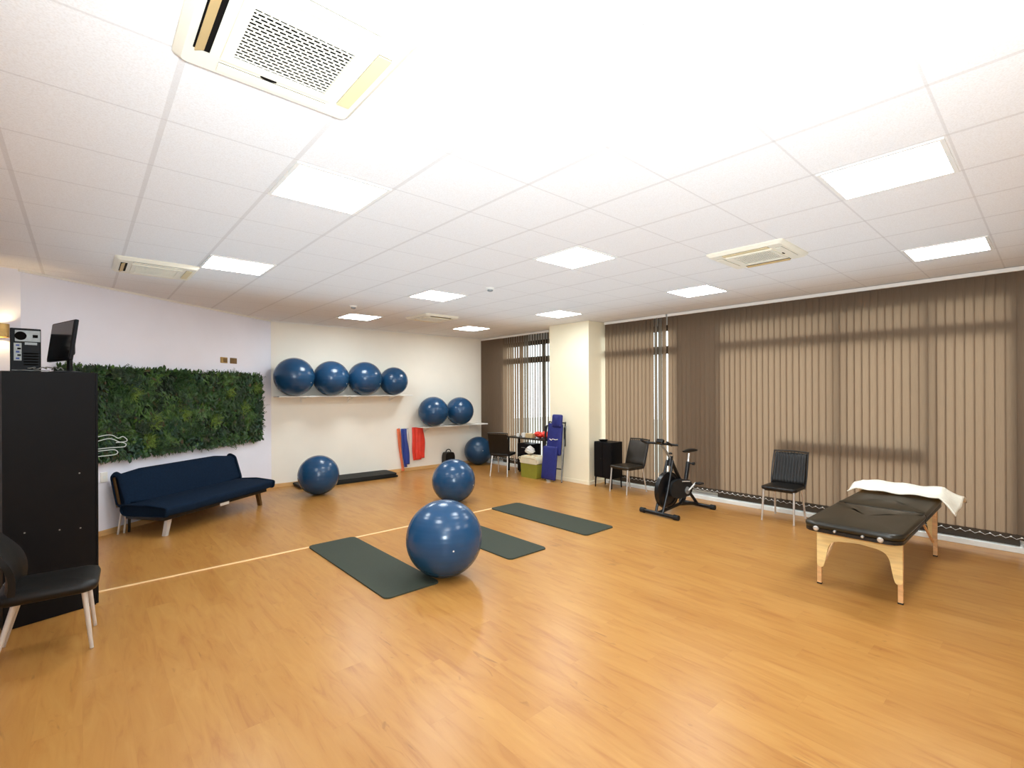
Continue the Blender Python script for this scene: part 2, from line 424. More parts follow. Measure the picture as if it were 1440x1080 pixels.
# ------------------------------------------------------------------ ceiling lights
def ceiling_light(i, j, label):
    x, y = 1.1864+2.3764*j, .6623+2.4189*i
    t = thing('ceiling_light', label, 'ceiling light', (x, y, HC), 0, 'square ceiling light panels')
    mb = MB(); w = .575
    sq = lambda h, z: [mb.bm.verts.new((x*h, y*h, z)) for x, y in ((-1, -1), (1, -1), (1, 1), (-1, 1))]
    Rg = [sq(w/2, .001), sq(w/2, -.009), sq(.266, -.009), sq(.266, .001)]
    for P, Q in zip(Rg, Rg[1:]):
        for k in range(4): mb.bm.faces.new((P[k], P[(k+1) % 4], Q[(k+1) % 4], Q[k]))
    mb.build('frame', M['white'], t, smooth=0)
    mb = MB(); mb.box((0, 0, -.004), (.531, .531, .004)); mb.build('diffuser', M['panel'], t, smooth=0)
    return t
LBL = {
 (1, 0): 'square lit ceiling panel between the nearest air conditioner and the far left air conditioner',
 (2, 0): 'square lit ceiling panel just beside the far left air conditioner',
 (3, 1): 'small lit ceiling panel above the high shelf of four blue balls',
 (2, 1): 'lit ceiling panel between the two small smoke detectors',
 (3, 2): 'lit ceiling panel closest to the back corner with the narrow blind',
 (1, 1): 'lit ceiling panel midway between a smoke detector and the window-side air conditioner',
 (2, 2): 'lit ceiling panel right in front of the white pillar',
 (1, 2): 'lit ceiling panel by the blinds, left of the air conditioner near the window side',
 (0, 1): 'largest lit ceiling panel at the upper right of the view',
 (0, 2): 'rightmost lit ceiling panel, close to the brown blinds',
 (0, 0): 'lit ceiling panel cut off by the top edge of the view'}
for (i, j), s in LBL.items(): ceiling_light(i, j, s)

# ------------------------------------------------------------------ air conditioners
def air_conditioner():
    t = thing('ceiling_air_conditioner', 'large cream ceiling air conditioner nearest the viewer, its grille plainly visible', 'air conditioner', (.592, 1.862, HC), 0, 'ceiling air conditioners')
    w = .675
    # panel: bevelled ring with four slots
    mb = MB(); z0 = -.034
    o = rrect(w, w, .03, 4); o2 = rrect(w-.05, w-.05, .022, 4); i1 = rrect(.40, .40, .01, 4)
    def ring(pts, z): return [mb.bm.verts.new((x, y, z)) for x, y in pts]
    R = [ring(o, 0), ring(o, -.012), ring(o2, z0), ring(i1, z0), ring(i1, -.016)]
    n = len(o)
    for P, Q in zip(R, R[1:]):
        for k in range(n): mb.bm.faces.new((P[k], P[(k+1) % n], Q[(k+1) % n], Q[k]))
    mb.build('panel', M['acplastic'], t, smooth=25)
    for k in range(4):
        rot = Matrix.Rotation(k*PI/2, 3, 'Z')
        mb = MB(); mb.box(rot @ Vector((.262, 0, -.0345)), (.052, .40, .004) if k % 2 == 0 else (.40, .052, .004)); s = mb.build('air_slot', M['acdark'], t, smooth=0)
        mb = MB(); r2 = rot @ Matrix.Rotation(math.radians(24), 3, 'Y')
        if k != 2: mb.box(rot @ Vector((.262, 0, -.0385)), (.054, .402, .005), bevel=.002, rot=rot)
        else: mb.box(rot @ Vector((.268, 0, -.040)), (.034, .395, .005), bevel=.002, rot=r2)
        mb.build('louver', M['aclouv'] if k == 2 else (M['acflap'] if k == 0 else M['acplastic']), s, smooth=0)
    mb = MB(); mb.box((0, 0, -.017), (.40, .40, .004)); mb.build('filter_backing', M['acdark'], t, smooth=0)
    # grille: a frame with a brick-like lattice of openings
    mb = MB(); g = .405; zz = -.038; th = .003
    for sx, sy, a, b in ((0, 1, g, .03), (0, -1, g, .055), (1, 0, .035, g-.085), (-1, 0, .035, g-.085)):
        mb.box((sx*(g/2-a/2 if sx else 0), sy*(g/2-b/2) if sy else .0125, zz), (a, b, .012))
    nx, ny = 13, 17
    xa, xb, ya, yb = -g/2+.035, g/2-.035, -g/2+.055, g/2-.03
    for k in range(1, ny):
        mb.box((0, lerp(ya, yb, k/ny), zz), (xb-xa, .0055, th))
    for k in range(ny):
        for q in range(nx+1):
            x = lerp(xa, xb, (q+(.5 if k % 2 else 0))/nx)
            if x < xb: mb.box((x, lerp(ya, yb, (k+.5)/ny), zz+.001), (.0052, (yb-ya)/ny, th))
    mb.build('grille', M['acplastic'], t, smooth=0)
    mb = MB(); mb.lathe([(0, 0), (.03, 0), (.03, -.003), (0, -.004)], (-.03, .222, -.0345)); ob = mb.build('badge', M['acdark'], t); ob.data.transform(Matrix.Scale(.28, 4, (0, 1, 0)) @ Matrix.Translation((0, 0, 0)))
    ob.location = (0, .160, 0)
    return t
ac = air_conditioner()
dup(ac, (.575, 6.13, HC), 0, 'cream ceiling air conditioner at the far left, touching a lit panel')
dup(ac, (4.752, 1.87, HC), PI, 'pale ceiling air conditioner near the brown blinds at right')
dup(ac, (4.53, 7.15, HC), PI/2, 'pale ceiling air conditioner near the back wall, seen almost edge on')
def smoke(loc, label):
    t = thing('smoke_detector', label, 'smoke detector', loc, 0, 'smoke detectors')
    mb = MB(); mb.lathe([(.052, 0), (.055, -.008), (.05, -.02), (.036, -.026)], seg=28); mb.build('housing', M['white'], t)
    mb = MB(); mb.lathe([(.036, -.025), (.034, -.04), (.02, -.046), (0, -.047)], seg=24); mb.build('sensor_cap', M['greymetal'], t)
smoke((3.79, 4.66, HC), 'small round smoke detector on the ceiling between two middle lit panels')
smoke((3.03, 6.95, HC), 'small round smoke detector on the ceiling above the four blue balls')

# ------------------------------------------------------------------ blinds
def vertical_blind(label, y0, y1, angle, name='vertical_blind', grey=None, zb=.135, seed=1):
    rnd = random.Random(seed)
    t = thing(name, label, 'vertical blind', (WX, y0, 0), 0, 'brown vertical blinds')
    mb = MB(); mb.box((.0, (y1-y0)/2, 2.965), (.05, y1-y0, .045), bevel=.004); mb.build('headrail', M['white'], t, smooth=0)
    p = .0787; n = int(round((y1-y0)/p)); W = .095; top = 2.942
    mv = MB(); mh = MB(); mc = MB(); prev = None
    for k in range(n):
        y = (k+.5)*p; a = math.radians(angle(y+y0)+rnd.uniform(-2.5, 2.5))
        dx, dy = math.sin(a)*W/2, math.cos(a)*W/2
        xo = rnd.uniform(-.002, .002)
        zs = [zb+.055, 1.2, 2.0, top]
        sw = rnd.uniform(-.006, .006)
        V = []
        for q, z in enumerate(zs):
            s = sw*(1-(z-zb)/(top-zb))
            row = []
            for u, bow in ((-1, 0), (-.35, .004), (.35, .004), (1, 0)):
                row.append(mv.bm.verts.new((xo+s+u*dx-bow, y+u*dy+s*.5, z)))
            V.append(row)
        for q in range(3):
            for c in range(3):
                f = mv.bm.faces.new((V[q][c], V[q][c+1], V[q+1][c+1], V[q+1][c]))
                f.material_index = 1 if (grey and grey(y+y0)) else 0
        mh.add([(xo+sw-dx-.001, y-dy, zb), (xo+sw+dx-.001, y+dy, zb), (xo+sw+dx-.001, y+dy, zb+.06), (xo+sw-dx-.001, y-dy, zb+.06)], [(0, 1, 2, 3)])
        c = Vector((xo+sw-.012, y, zb+.03))
        mc.box(c, (.008, .014, .012))
        if prev is not None:
            mc.tube([prev, (prev+c)/2+Vector((-.004, 0, -.022)), c], .0022, 5)
        prev = c
    mv.build('vanes', [M['vane'], M['vanegrey']], t, smooth=60)
    mh.build('hem_weights', M['hem'], t, smooth=0)
    mc.build('bottom_chain', M['valve'], t, smooth=0)
    return t
vertical_blind('long wall of closed brown vertical blind behind the chair and massage table', -2.0, 4.30, lambda y: 8, seed=3)
vertical_blind('short stretch of brown vertical blind next to the pillar, partly open', 4.33, 5.60, lambda y: 8 if y > 4.8 else (11 if y > 4.54 else (27 if y > 4.45 else 13)), seed=5, grey=lambda y: 4.38 < y < 4.56)
vertical_blind('narrow vertical blind in the back corner behind the table, open at one side', 7.03, 9.29, lambda y: 28 if y < 7.68 else (12 if y < 8.5 else -35), seed=9, grey=lambda y: y < 7.8)

# ------------------------------------------------------------------ exercise balls
def ball(loc, r, label, m='ball', group='blue exercise balls', plug=(0, -1, .1)):
    t = thing('exercise_ball', label, 'exercise ball', loc, random.uniform(0, 0.0), group)
    mb = MB(); prof = []
    n = 96
    for k in range(n+1):
        a = -PI/2+PI*k/n
        rr = r
        if abs(a) < 1.0 and (k % 6 == 0): rr = r-.0012
        prof.append((max(0, rr*math.cos(a)) if 0 < k < n else 0, r+rr*math.sin(a)))
    mb.lathe(prof, seg=64)
    s = mb.build('shell', M[m], t, smooth=80)
    d = Vector(plug).normalized()
    mb = MB(); c = Vector((0, 0, r))
    mb.cyl(c+d*(r-.006), c+d*(r+.0015), .009, .007, seg=14); mb.build('valve_plug', M['valve'], t)
    return t
ball((2.52, 3.79, 0), .350, 'largest blue exercise ball, in front, resting at the end of a mat', plug=(-.35, -.93, -.05))
ball((4.30, 6.20, 0), .332, 'blue exercise ball on the floor behind the big front one', plug=(.5, -.85, -.15))
ball((2.96, 8.20, 0), .327, 'blue exercise ball on the floor in front of stacked black mats', plug=(-.9, .1, 0))
S1 = 1.645
for (x, y, r, s) in ((2.825, 8.985, .338, 'leftmost of the four blue balls on the high shelf'), (3.485, 8.99, .322, 'second blue ball from the left on the high shelf'),
                     (4.145, 8.985, .325, 'third blue ball from the left on the high shelf'), (4.79, 9.03, .284, 'smallest, rightmost blue ball on the high shelf')):
    ball((x, y, S1+.001), r, s, plug=(.6, -.7, -.3))
S2 = .953
for (x, y, r, s) in ((5.715, 9.0, .323, 'left blue ball on the low corner shelf'), (6.425, 9.01, .314, 'right blue ball on the low corner shelf')):
    ball((x, y, S2+.001), r, s, plug=(.8, .5, -.3))
ball((6.945, 9.005, 0), .325, 'dark blue ball on the floor in the back corner under the low shelf', 'balldark', plug=(-.3, -.9, .1))

def wall_shelf(label, x0, x1, z, depth, brackets):
    t = thing('wall_shelf', label, 'shelf', (x0, WY, z), 0, 'white wall shelves')
    mb = MB(); mb.box(((x1-x0)/2, -depth/2, -.011), (x1-x0, depth, .022), bevel=.002); mb.build('board', M['white'], t, smooth=0)
    for bx in brackets:
        mb = MB(); mb.box((bx-x0, -.012, -.08), (.024, .012, .115), bevel=.002); mb.box((bx-x0, -depth*.45, -.028), (.024, depth*.8, .010), bevel=.002)
        mb.prism([(0, 0), (0, .02), (depth*.55, .085), (depth*.55, .07)], .006, Matrix(((0, 1, 0, bx-x0), (-1, 0, 0, -.012), (0, 0, 1, -.115), (0, 0, 0, 1))))
        mb.build('bracket', M['white'], t, smooth=0)
wall_shelf('long white wall shelf carrying four blue balls', 2.57, 5.20, S1, .37, (3.05, 3.95, 4.85))
wall_shelf('low white wall shelf carrying two blue balls', 5.46, 7.22, S2, .36, (5.7, 6.95))

# ------------------------------------------------------------------ mats
def exercise_mat(loc, w, l, th, label, m='mat', rz=0, group='exercise mats'):
    mb = MB(); o = rrect(w, l, .05, 6)
    mb.slab(o, 0, th); bmesh.ops.bevel(mb.bm, geom=[e for e in mb.bm.edges if all(abs(v.co.z-th) < 1e-6 for v in e.verts)], offset=th*.35, segments=2, affect='EDGES')
    ob = mb.build('exercise_mat', M[m], smooth=30); ob.location = loc; ob.rotation_euler = (0, 0, rz)
    return tag(ob, label, 'exercise mat', group)
exercise_mat((2.131, 4.59, 0), .533, 1.84, .012, 'dark grey-green mat with the big blue ball on its corner')
exercise_mat((3.508, 4.60, 0), .54, 1.84, .012, 'dark grey-green mat half hidden behind the big front ball')
exercise_mat((4.718, 4.59, 0), .545, 1.80, .012, 'dark grey-green mat lying farthest toward the exercise bike')
exercise_mat((3.84, 9.07, 0), .52, 1.88, .03, 'black mat at the bottom of the pile by the wall', 'matblack', PI/2+.01, 'piled black mats')
exercise_mat((3.80, 9.05, .0305), .52, 1.84, .03, 'black mat in the middle of the pile by the wall', 'matblack', PI/2-.015, 'piled black mats')
exercise_mat((3.90, 9.06, .061), .54, 1.66, .028, 'uppermost grey-black mat of the pile by the wall', 'matblack', PI/2-.03, 'piled black mats')

# ------------------------------------------------------------------ chairs
def chair(label, loc, rz, style='ribbed', m='leather'):
    """front of the chair points to local +x"""
    t = thing('dining_chair', label, 'chair', loc, rz, 'black chairs with metal legs')
    o = []
    for (x, y) in rrect(.44, .43, .06, 5, .0, 0): o.append((x, y*(1.0 if x > 0 else .96)))
    mb = MB(); cushion(mb, o, .405, .452, .012, .018); mb.build('seat', M[m], t, smooth=50)
    mb = MB()
    mb.tube([(.18, -.18, .40), (-.18, -.17, .40), (-.18, .17, .40), (.18, .18, .40)], .009, 8, closed=True); mb.build('seat_frame', M['darkmetal'], t)
    for sy in (-1, 1):
        mb = MB(); mb.cyl((.185, sy*.180, .412), (.222, sy*.190, .006), .0135, .011, 14); mb.cyl((.222, sy*.19, 0), (.222, sy*.19, .012), .013, .013, 12); mb.build('leg', M['chrome'], t)
        mb = MB(); mb.cyl((-.185, sy*.165, .412), (-.262, sy*.185, .006), .0135, .011, 14); mb.cyl((-.262, sy*.185, 0), (-.262, sy*.185, .012), .013, .013, 12); mb.build('leg', M['chrome'], t)
    ribs = 11 if style == 'ribbed' else 0
    nu, nv = 66, 14
    def surf(side):
        def fn(u, v):
            y = lerp(-1, 1, u)*(.205-.008*v); z = lerp(.44, .855, v)
            x = -.195-.115*v**1.25 - .018*(1-(2*u-1)**2)*v
            if side > 0:
                x += .016
                if ribs and .12 < v < .93: x += .006*abs(math.sin(u*ribs*PI))**.6-.003
                x += .012*math.exp(-((v-.12)/.12)**2)
            else: x -= .012
            rnd = min(1, v/.06, (1-v)/.06); rn2 = min(1, u/.03, (1-u)/.03)
            if side > 0: x -= .012*(1-rnd)**2+.012*(1-rn2)**2
            return (x, y, z)
        return fn
    mb = MB(); mb.grid(nu, nv, surf(1)); mb.grid(nu, nv, surf(-1))
    mb.bm.verts.ensure_lookup_table()
    nA = (nu+1)*(nv+1); vid = lambda s, i, j: mb.bm.verts[s*nA+i*(nv+1)+j]
    for i in range(nu):
        for j in (0, nv): mb.bm.faces.new((vid(0, i, j), vid(0, i+1, j), vid(1, i+1, j), vid(1, i, j)))
    for j in range(nv):
        for i in (0, nu): mb.bm.faces.new((vid(0, i, j), vid(0, i, j+1), vid(1, i, j+1), vid(1, i, j)))
    mb.build('backrest', M[m], t, smooth=50)
    mb = MB(); mb.tube(smooth_path([(-.31, -.215, .872), (-.328, 0, .880), (-.31, .215, .872)], 6), .011, 10)
    for k in range(9):
        y = -.17+.34*k/8; mb.cyl((-.310-.014*(1-(y/.2)**2), y, .850), (-.312-.016*(1-(y/.2)**2), y, .872), .005, .005, 8)
    mb.build('back_rail', M['brownleather'], t)
    for sy in (-1, 1):
        mb = MB(); mb.tube(smooth_path([(-.17, sy*.2, .40), (-.20, sy*.213, .50), (-.25, sy*.214, .68), (-.31, sy*.208, .872)], 5), .009, 8); mb.build('back_post', M['darkmetal'], t)
    return t
chair('black chair with ribbed back standing before the blinds beside the massage table', (6.935, 2.405, 0), PI+.03)
chair('dark olive-black chair between the small black cabinet and the exercise bike', (6.915, 4.84, 0), PI-.14, 'plain', 'brownleather')
chair('black-brown chair at the table in the back corner, its back toward the room', (6.50, 7.59, 0), .50, 'plain')

def padded_chair():
    t = thing('padded_chair', 'black padded chair at the left edge in front of the tall cabinet', 'chair', (-.155, 4.52, 0), -.06)
    mb = MB(); cushion(mb, rrect(.50, .47, .09, 6, .0, 0), .385, .455, .014, .028); mb.build('seat', M['leather'], t, smooth=50)
    # rounded shell back that flows out of the seat
    def fn(side):
        def f(u, v):
            a = lerp(-1, 1, u); w = .225*(1-.30*max(0, v-.6)**1.5/.25)
            y = a*w
            z = .40+.44*v-.05*(a*a)*v
            x = -.205-.10*v**1.4+.035*(abs(a)**2.4)*(1-.3*v)+.045*math.sin(v*PI)**1.2
            return (x+(side*.018), y, z)
        return f
    nu, nv = 28, 16
    mb = MB(); mb.grid(nu, nv, fn(1)); mb.grid(nu, nv, fn(-1)); mb.bm.verts.ensure_lookup_table()
    nA = (nu+1)*(nv+1); vid = lambda s, i, j: mb.bm.verts[s*nA+i*(nv+1)+j]
    for i in range(nu):
        for j in (0, nv): mb.bm.faces.new((vid(0, i, j), vid(0, i+1, j), vid(1, i+1, j), vid(1, i, j)))
    for j in range(nv):
        for i in (0, nu): mb.bm.faces.new((vid(0, i, j), vid(0, i, j+1), vid(1, i, j+1), vid(1, i, j)))
    mb.build('backrest', M['leather'], t, smooth=60)
    for sy in (-1, 1):
        mb = MB(); mb.cyl((.175, sy*.165, .40), (.215, sy*.20, .004), .017, .011, 16); mb.build('leg', M['alu'], t)
        mb = MB(); mb.cyl((-.15, sy*.15, .40), (-.255, sy*.19, .004), .017, .011, 16); mb.build('leg', M['alu'], t)
padded_chair()

# ------------------------------------------------------------------ tall cabinet and the things on it
CA = math.atan2(.148, .517)
cab = thing('tall_cabinet', 'tall black laminate cabinet at the left holding a computer on top', 'cabinet', (-.425, 5.02, 0), CA)
mb = MB(); mb.box((.27, .42, .94), (.535, .80, 1.874), bevel=.003); mb.build('carcass', M['black'], cab, smooth=0)
mb = MB(); mb.box((.266, .012, .938), (.530, .018, 1.872), bevel=.002); sp = mb.build('side_panel', M['black'], cab, smooth=0)
mb = MB(); mb.box((.546, .42, .94), (.016, .80, 1.87), bevel=.002); mb.build('door', M['black'], cab, smooth=0)
mb = MB(); mb.box((.556, .70, 1.0), (.012, .014, .16), bevel=.004); mb.build('door_handle', M['alu'], cab, smooth=0)
for (x, z) in ((.43, 1.08), (.115, .685), (.31, .66), (.435, .645)):
    mb = MB(); mb.lathe([(0, -.004), (.005, -.004), (.006, .004)], (x, 0.003, z), 14, 'y'); mb.build('screw_cap', M['greymetal'], sp)
CM = Matrix.Translation((-.425, 5.02, 0)) @ Matrix.Rotation(CA, 4, 'Z')
CT = 1.8785
pc = thing('computer_tower', 'dark computer tower seen from the back, on top of the cabinet', 'computer', (-.330, 5.47, CT), math.radians(3))
mb = MB(); mb.box((0, .17, .178), (.176, .34, .35), bevel=.005); mb.build('case', M['black'], pc, smooth=0)
mb = MB(); mb.box((.012, -.003, .292), (.145, .006, .09), bevel=.002); ps = mb.build('power_supply_plate', M['greymetal'], pc, smooth=0)
mb = MB(); mb.lathe([(0, -.007), (.034, -.007), (.034, -.002)], (-.028, -.003, .292), 24, 'y'); mb.build('fan_guard', M['acdark'], ps)
mb = MB(); mb.box((.055, -.007, .292), (.03, .004, .024)); mb.build('power_socket', M['acdark'], ps, smooth=0)
mb = MB(); mb.box((-.045, -.003, .165), (.044, .006, .14), bevel=.001); io = mb.build('port_plate', M['greymetal'], pc, smooth=0)
for k in range(5):
    mb = MB(); mb.box((-.045+.008*(k % 2), -.0075, .112+.026*k), (.02, .005, .013)); mb.build('port', M['acdark'] if k % 2 else M['bluelatex'], io, smooth=0)
mb = MB()
for k in range(5): mb.box((.03, -.003, .065+.022*k), (.085, .004, .012))
mb.build('slot_covers', M['acdark'], pc, smooth=0)
mb = MB(); mb.box((.03, -.004, .232), (.07, .005, .02)); mb.build('fan_strip', M['greymetal'], pc, smooth=0)
mb = MB(); mb.box((0, .17, .006), (.19, .34, .010), bevel=.003); mb.build('foot_rail', M['rubber'], pc, smooth=0)

mon = thing('monitor', 'black flat monitor facing left beside the computer tower', 'monitor', (-.112, 5.37, CT), math.atan2(.492, -.146))
# local x along the screen, local +y faces left
rt = Matrix.Rotation(math.radians(6), 3, 'X')
mb = MB(); mb.box((0, 0, .255), (.51, .026, .325), bevel=.006, rot=None); o = mb.build('housing', M['black'], mon, smooth=0); o.data.transform(Matrix.Translation((0, 0, .255)) @ Matrix.Rotation(math.radians(7), 4, 'X') @ Matrix.Translation((0, 0, -.255)))
mb = MB(); mb.box((0, .0145, .258), (.486, .004, .298)); o2 = mb.build('screen', M['screen'], o, smooth=0); o2.data.transform(Matrix.Translation((0, 0, .255)) @ Matrix.Rotation(math.radians(7), 4, 'X') @ Matrix.Translation((0, 0, -.255)))
mb = MB(); mb.box((.02, -.035, .24), (.22, .05, .2), bevel=.02); mb.build('back_bulge', M['black'], mon, smooth=0)
mb = MB(); mb.box((.02, -.05, .10), (.06, .025, .2), bevel=.006); mb.build('stand_neck', M['black'], mon, smooth=0)
mb = MB(); mb.lathe([(0, 0), (.11, 0), (.11, .008), (.04, .018), (0, .018)], (.02, -.03, 0), 32); mb.build('stand_base', M['black'], mon)
mb = MB()
rnd = random.Random(4); pts = []
for k in range(15): 
    v = CM @ Vector((.16+.014*k+rnd.uniform(-.02, .02), .05+rnd.uniform(0, .09), CT+.012+rnd.uniform(0, .028))); pts.append(v)
mb.tube(smooth_path(pts, 6), .004, 7); pts2 = [CM @ Vector((.06+.03*k, .04+.02*math.sin(k*2.1), CT+.006)) for k in range(8)]
ob = mb.build('cable', M['cable']); tag(ob, 'tangled grey cable on the cabinet top between tower and monitor', 'cable')
mb = MB(); mb.tube(smooth_path(pts2, 6), .0035, 7); ob = mb.build('cable', M['greymetal']); tag(ob, 'thin flat cable along the front of the cabinet top', 'cable')

# wall lamp with up and down light
lamp = thing('wall_lamp', 'brass cylindrical wall lamp glowing up and down at the left edge', 'wall lamp', (-.60, KL.y, 2.345), 0)
mb = MB(); mb.lathe([(.062, -.068), (.062, .068), (.056, .068), (.056, -.068), (.062, -.068)], (0, -.085, 0), 32); mb.build('shade', M['brass'], lamp)
mb = MB(); mb.box((0, -.012, 0), (.07, .024, .07), bevel=.004); mb.build('wall_plate', M['brass'], lamp, smooth=0)
mb = MB(); mb.lathe([(0, -.03), (.02, -.02), (.02, .02), (0, .03)], (0, -.085, 0), 16); mb.build('bulb', emis('lamp_bulb', (1, .76, .42), 170), lamp)

# ------------------------------------------------------------------ sofa
so = thing('sofa_bed', 'dark navy fabric sofa bed under the green plant panel', 'sofa', (A.x+Nn.x*.02, A.y+Nn.y*.02, 0), WANG)
# local x along the wall, local -y into the room
SL0, SL1 = .02, 1.86
def profile_block(prof, x0, x1, r=.03, n=5):
    """profile in (y,z) swept along x with rounded ends"""
    mb = MB(); cy = sum(p[0] for p in prof)/len(prof); cz = sum(p[1] for p in prof)/len(prof)
    stations = []
    for k in range(n+1):
        a = PI/2*k/n; stations.append((x0+r*(1-math.sin(a)), r*(1-math.cos(a))))
    stations += [(lerp(x0+r, x1-r, q/6), 0) for q in range(1, 6)]
    for k in range(n+1):
        a = PI/2*(1-k/n); stations.append((x1-r*(1-math.sin(a)), r*(1-math.cos(a))))
    rings = []
    for x, ins in stations:
        row = []
        for (y, z) in prof:
            d = Vector((cy-y, cz-z)); l = d.length; d = d/l*min(ins, l*.45)
            row.append(mb.bm.verts.new((x, y+d.x, z+d.y)))
        rings.append(row)
    m = len(prof)
    for P, Q in zip(rings, rings[1:]):
        for i in range(m): mb.bm.faces.new((P[i], P[(i+1) % m], Q[(i+1) % m], Q[i]))
    mb.bm.faces.new(rings[0][::-1]); mb.bm.faces.new(rings[-1])
    return mb
def rpoly(pts, r, n=4):
    out = []; m = len(pts)
    for i in range(m):
        a, b, c = Vector(pts[i-1]), Vector(pts[i]), Vector(pts[(i+1) % m])
        rr = min(r, (a-b).length*.45, (c-b).length*.45)
        p, q = b+(a-b).normalized()*rr, b+(c-b).normalized()*rr
        for k in range(n+1):
            t = k/n; v = p*(1-t)**2+b*2*t*(1-t)+q*t*t; out.append((v.x, v.y))
    return out
seat_prof = rpoly([(-.90, .255), (-.92, .37), (-.60, .405), (-.22, .385), (-.20, .30), (-.26, .24)], .04)
profile_block(seat_prof, SL0, SL1).build('seat', M['navy'], so, smooth=50)
back_prof = rpoly([(-.34, .36), (-.225, .735), (-.12, .775), (-.06, .72), (-.17, .33)], .045)
bk = profile_block(back_prof, SL0+.0, SL1-.0, .045).build('backrest', M['navy'], so, smooth=50)
mb = MB(); mb.box(((SL0+SL1)/2, -.52, .225), (SL1-SL0-.12, .56, .05), bevel=.006); fr = mb.build('base_frame', M['darkmetal'], so, smooth=0)
for x in (.215, 1.70):
    mb = MB(); sg = -1 if x < 1 else 1
    mb.prism([(-.028, .22), (.028, .22), (.020+sg*.05, 0), (-.020+sg*.05, 0)], .05, Matrix.Translation((x, -.72, 0)) @ Matrix.Rotation(0, 4, 'Z')); mb.build('leg', M['alu'] if x < 1 else M['brassdark'], so, smooth=0)
    mb = MB(); mb.cyl((x-.06*-sg*0, -.14, .33), (x, -.13, 0), .016, .014, 14); mb.build('leg', M['darkmetal'], so)
mb = MB(); mb.cyl((.10, -.16, .28), (.10, -.10, 0), .012, .012, 12); mb.cyl((.16, -.16, .28), (.16, -.12, 0), .012, .012, 12); mb.build('side_strut', M['alu'], so)
mb = MB(); mb.box((.05, -.135, .52), (.015, .07, .36), bevel=.004, rot=Matrix.Rotation(math.radians(-14), 3, 'X')); mb.build('hinge_plate', M['brassdark'], so, smooth=0)
mb = MB(); mb.box((.86, -.915, .235), (.15, .006, .036), bevel=.002); mb.build('maker_plate', M['alu'], so, smooth=0)

# ------------------------------------------------------------------ green wall panel
gp = thing('plant_wall_panel', 'wide panel of dense artificial green foliage on the left wall', 'plant panel', (A.x, A.y, 0), WANG)
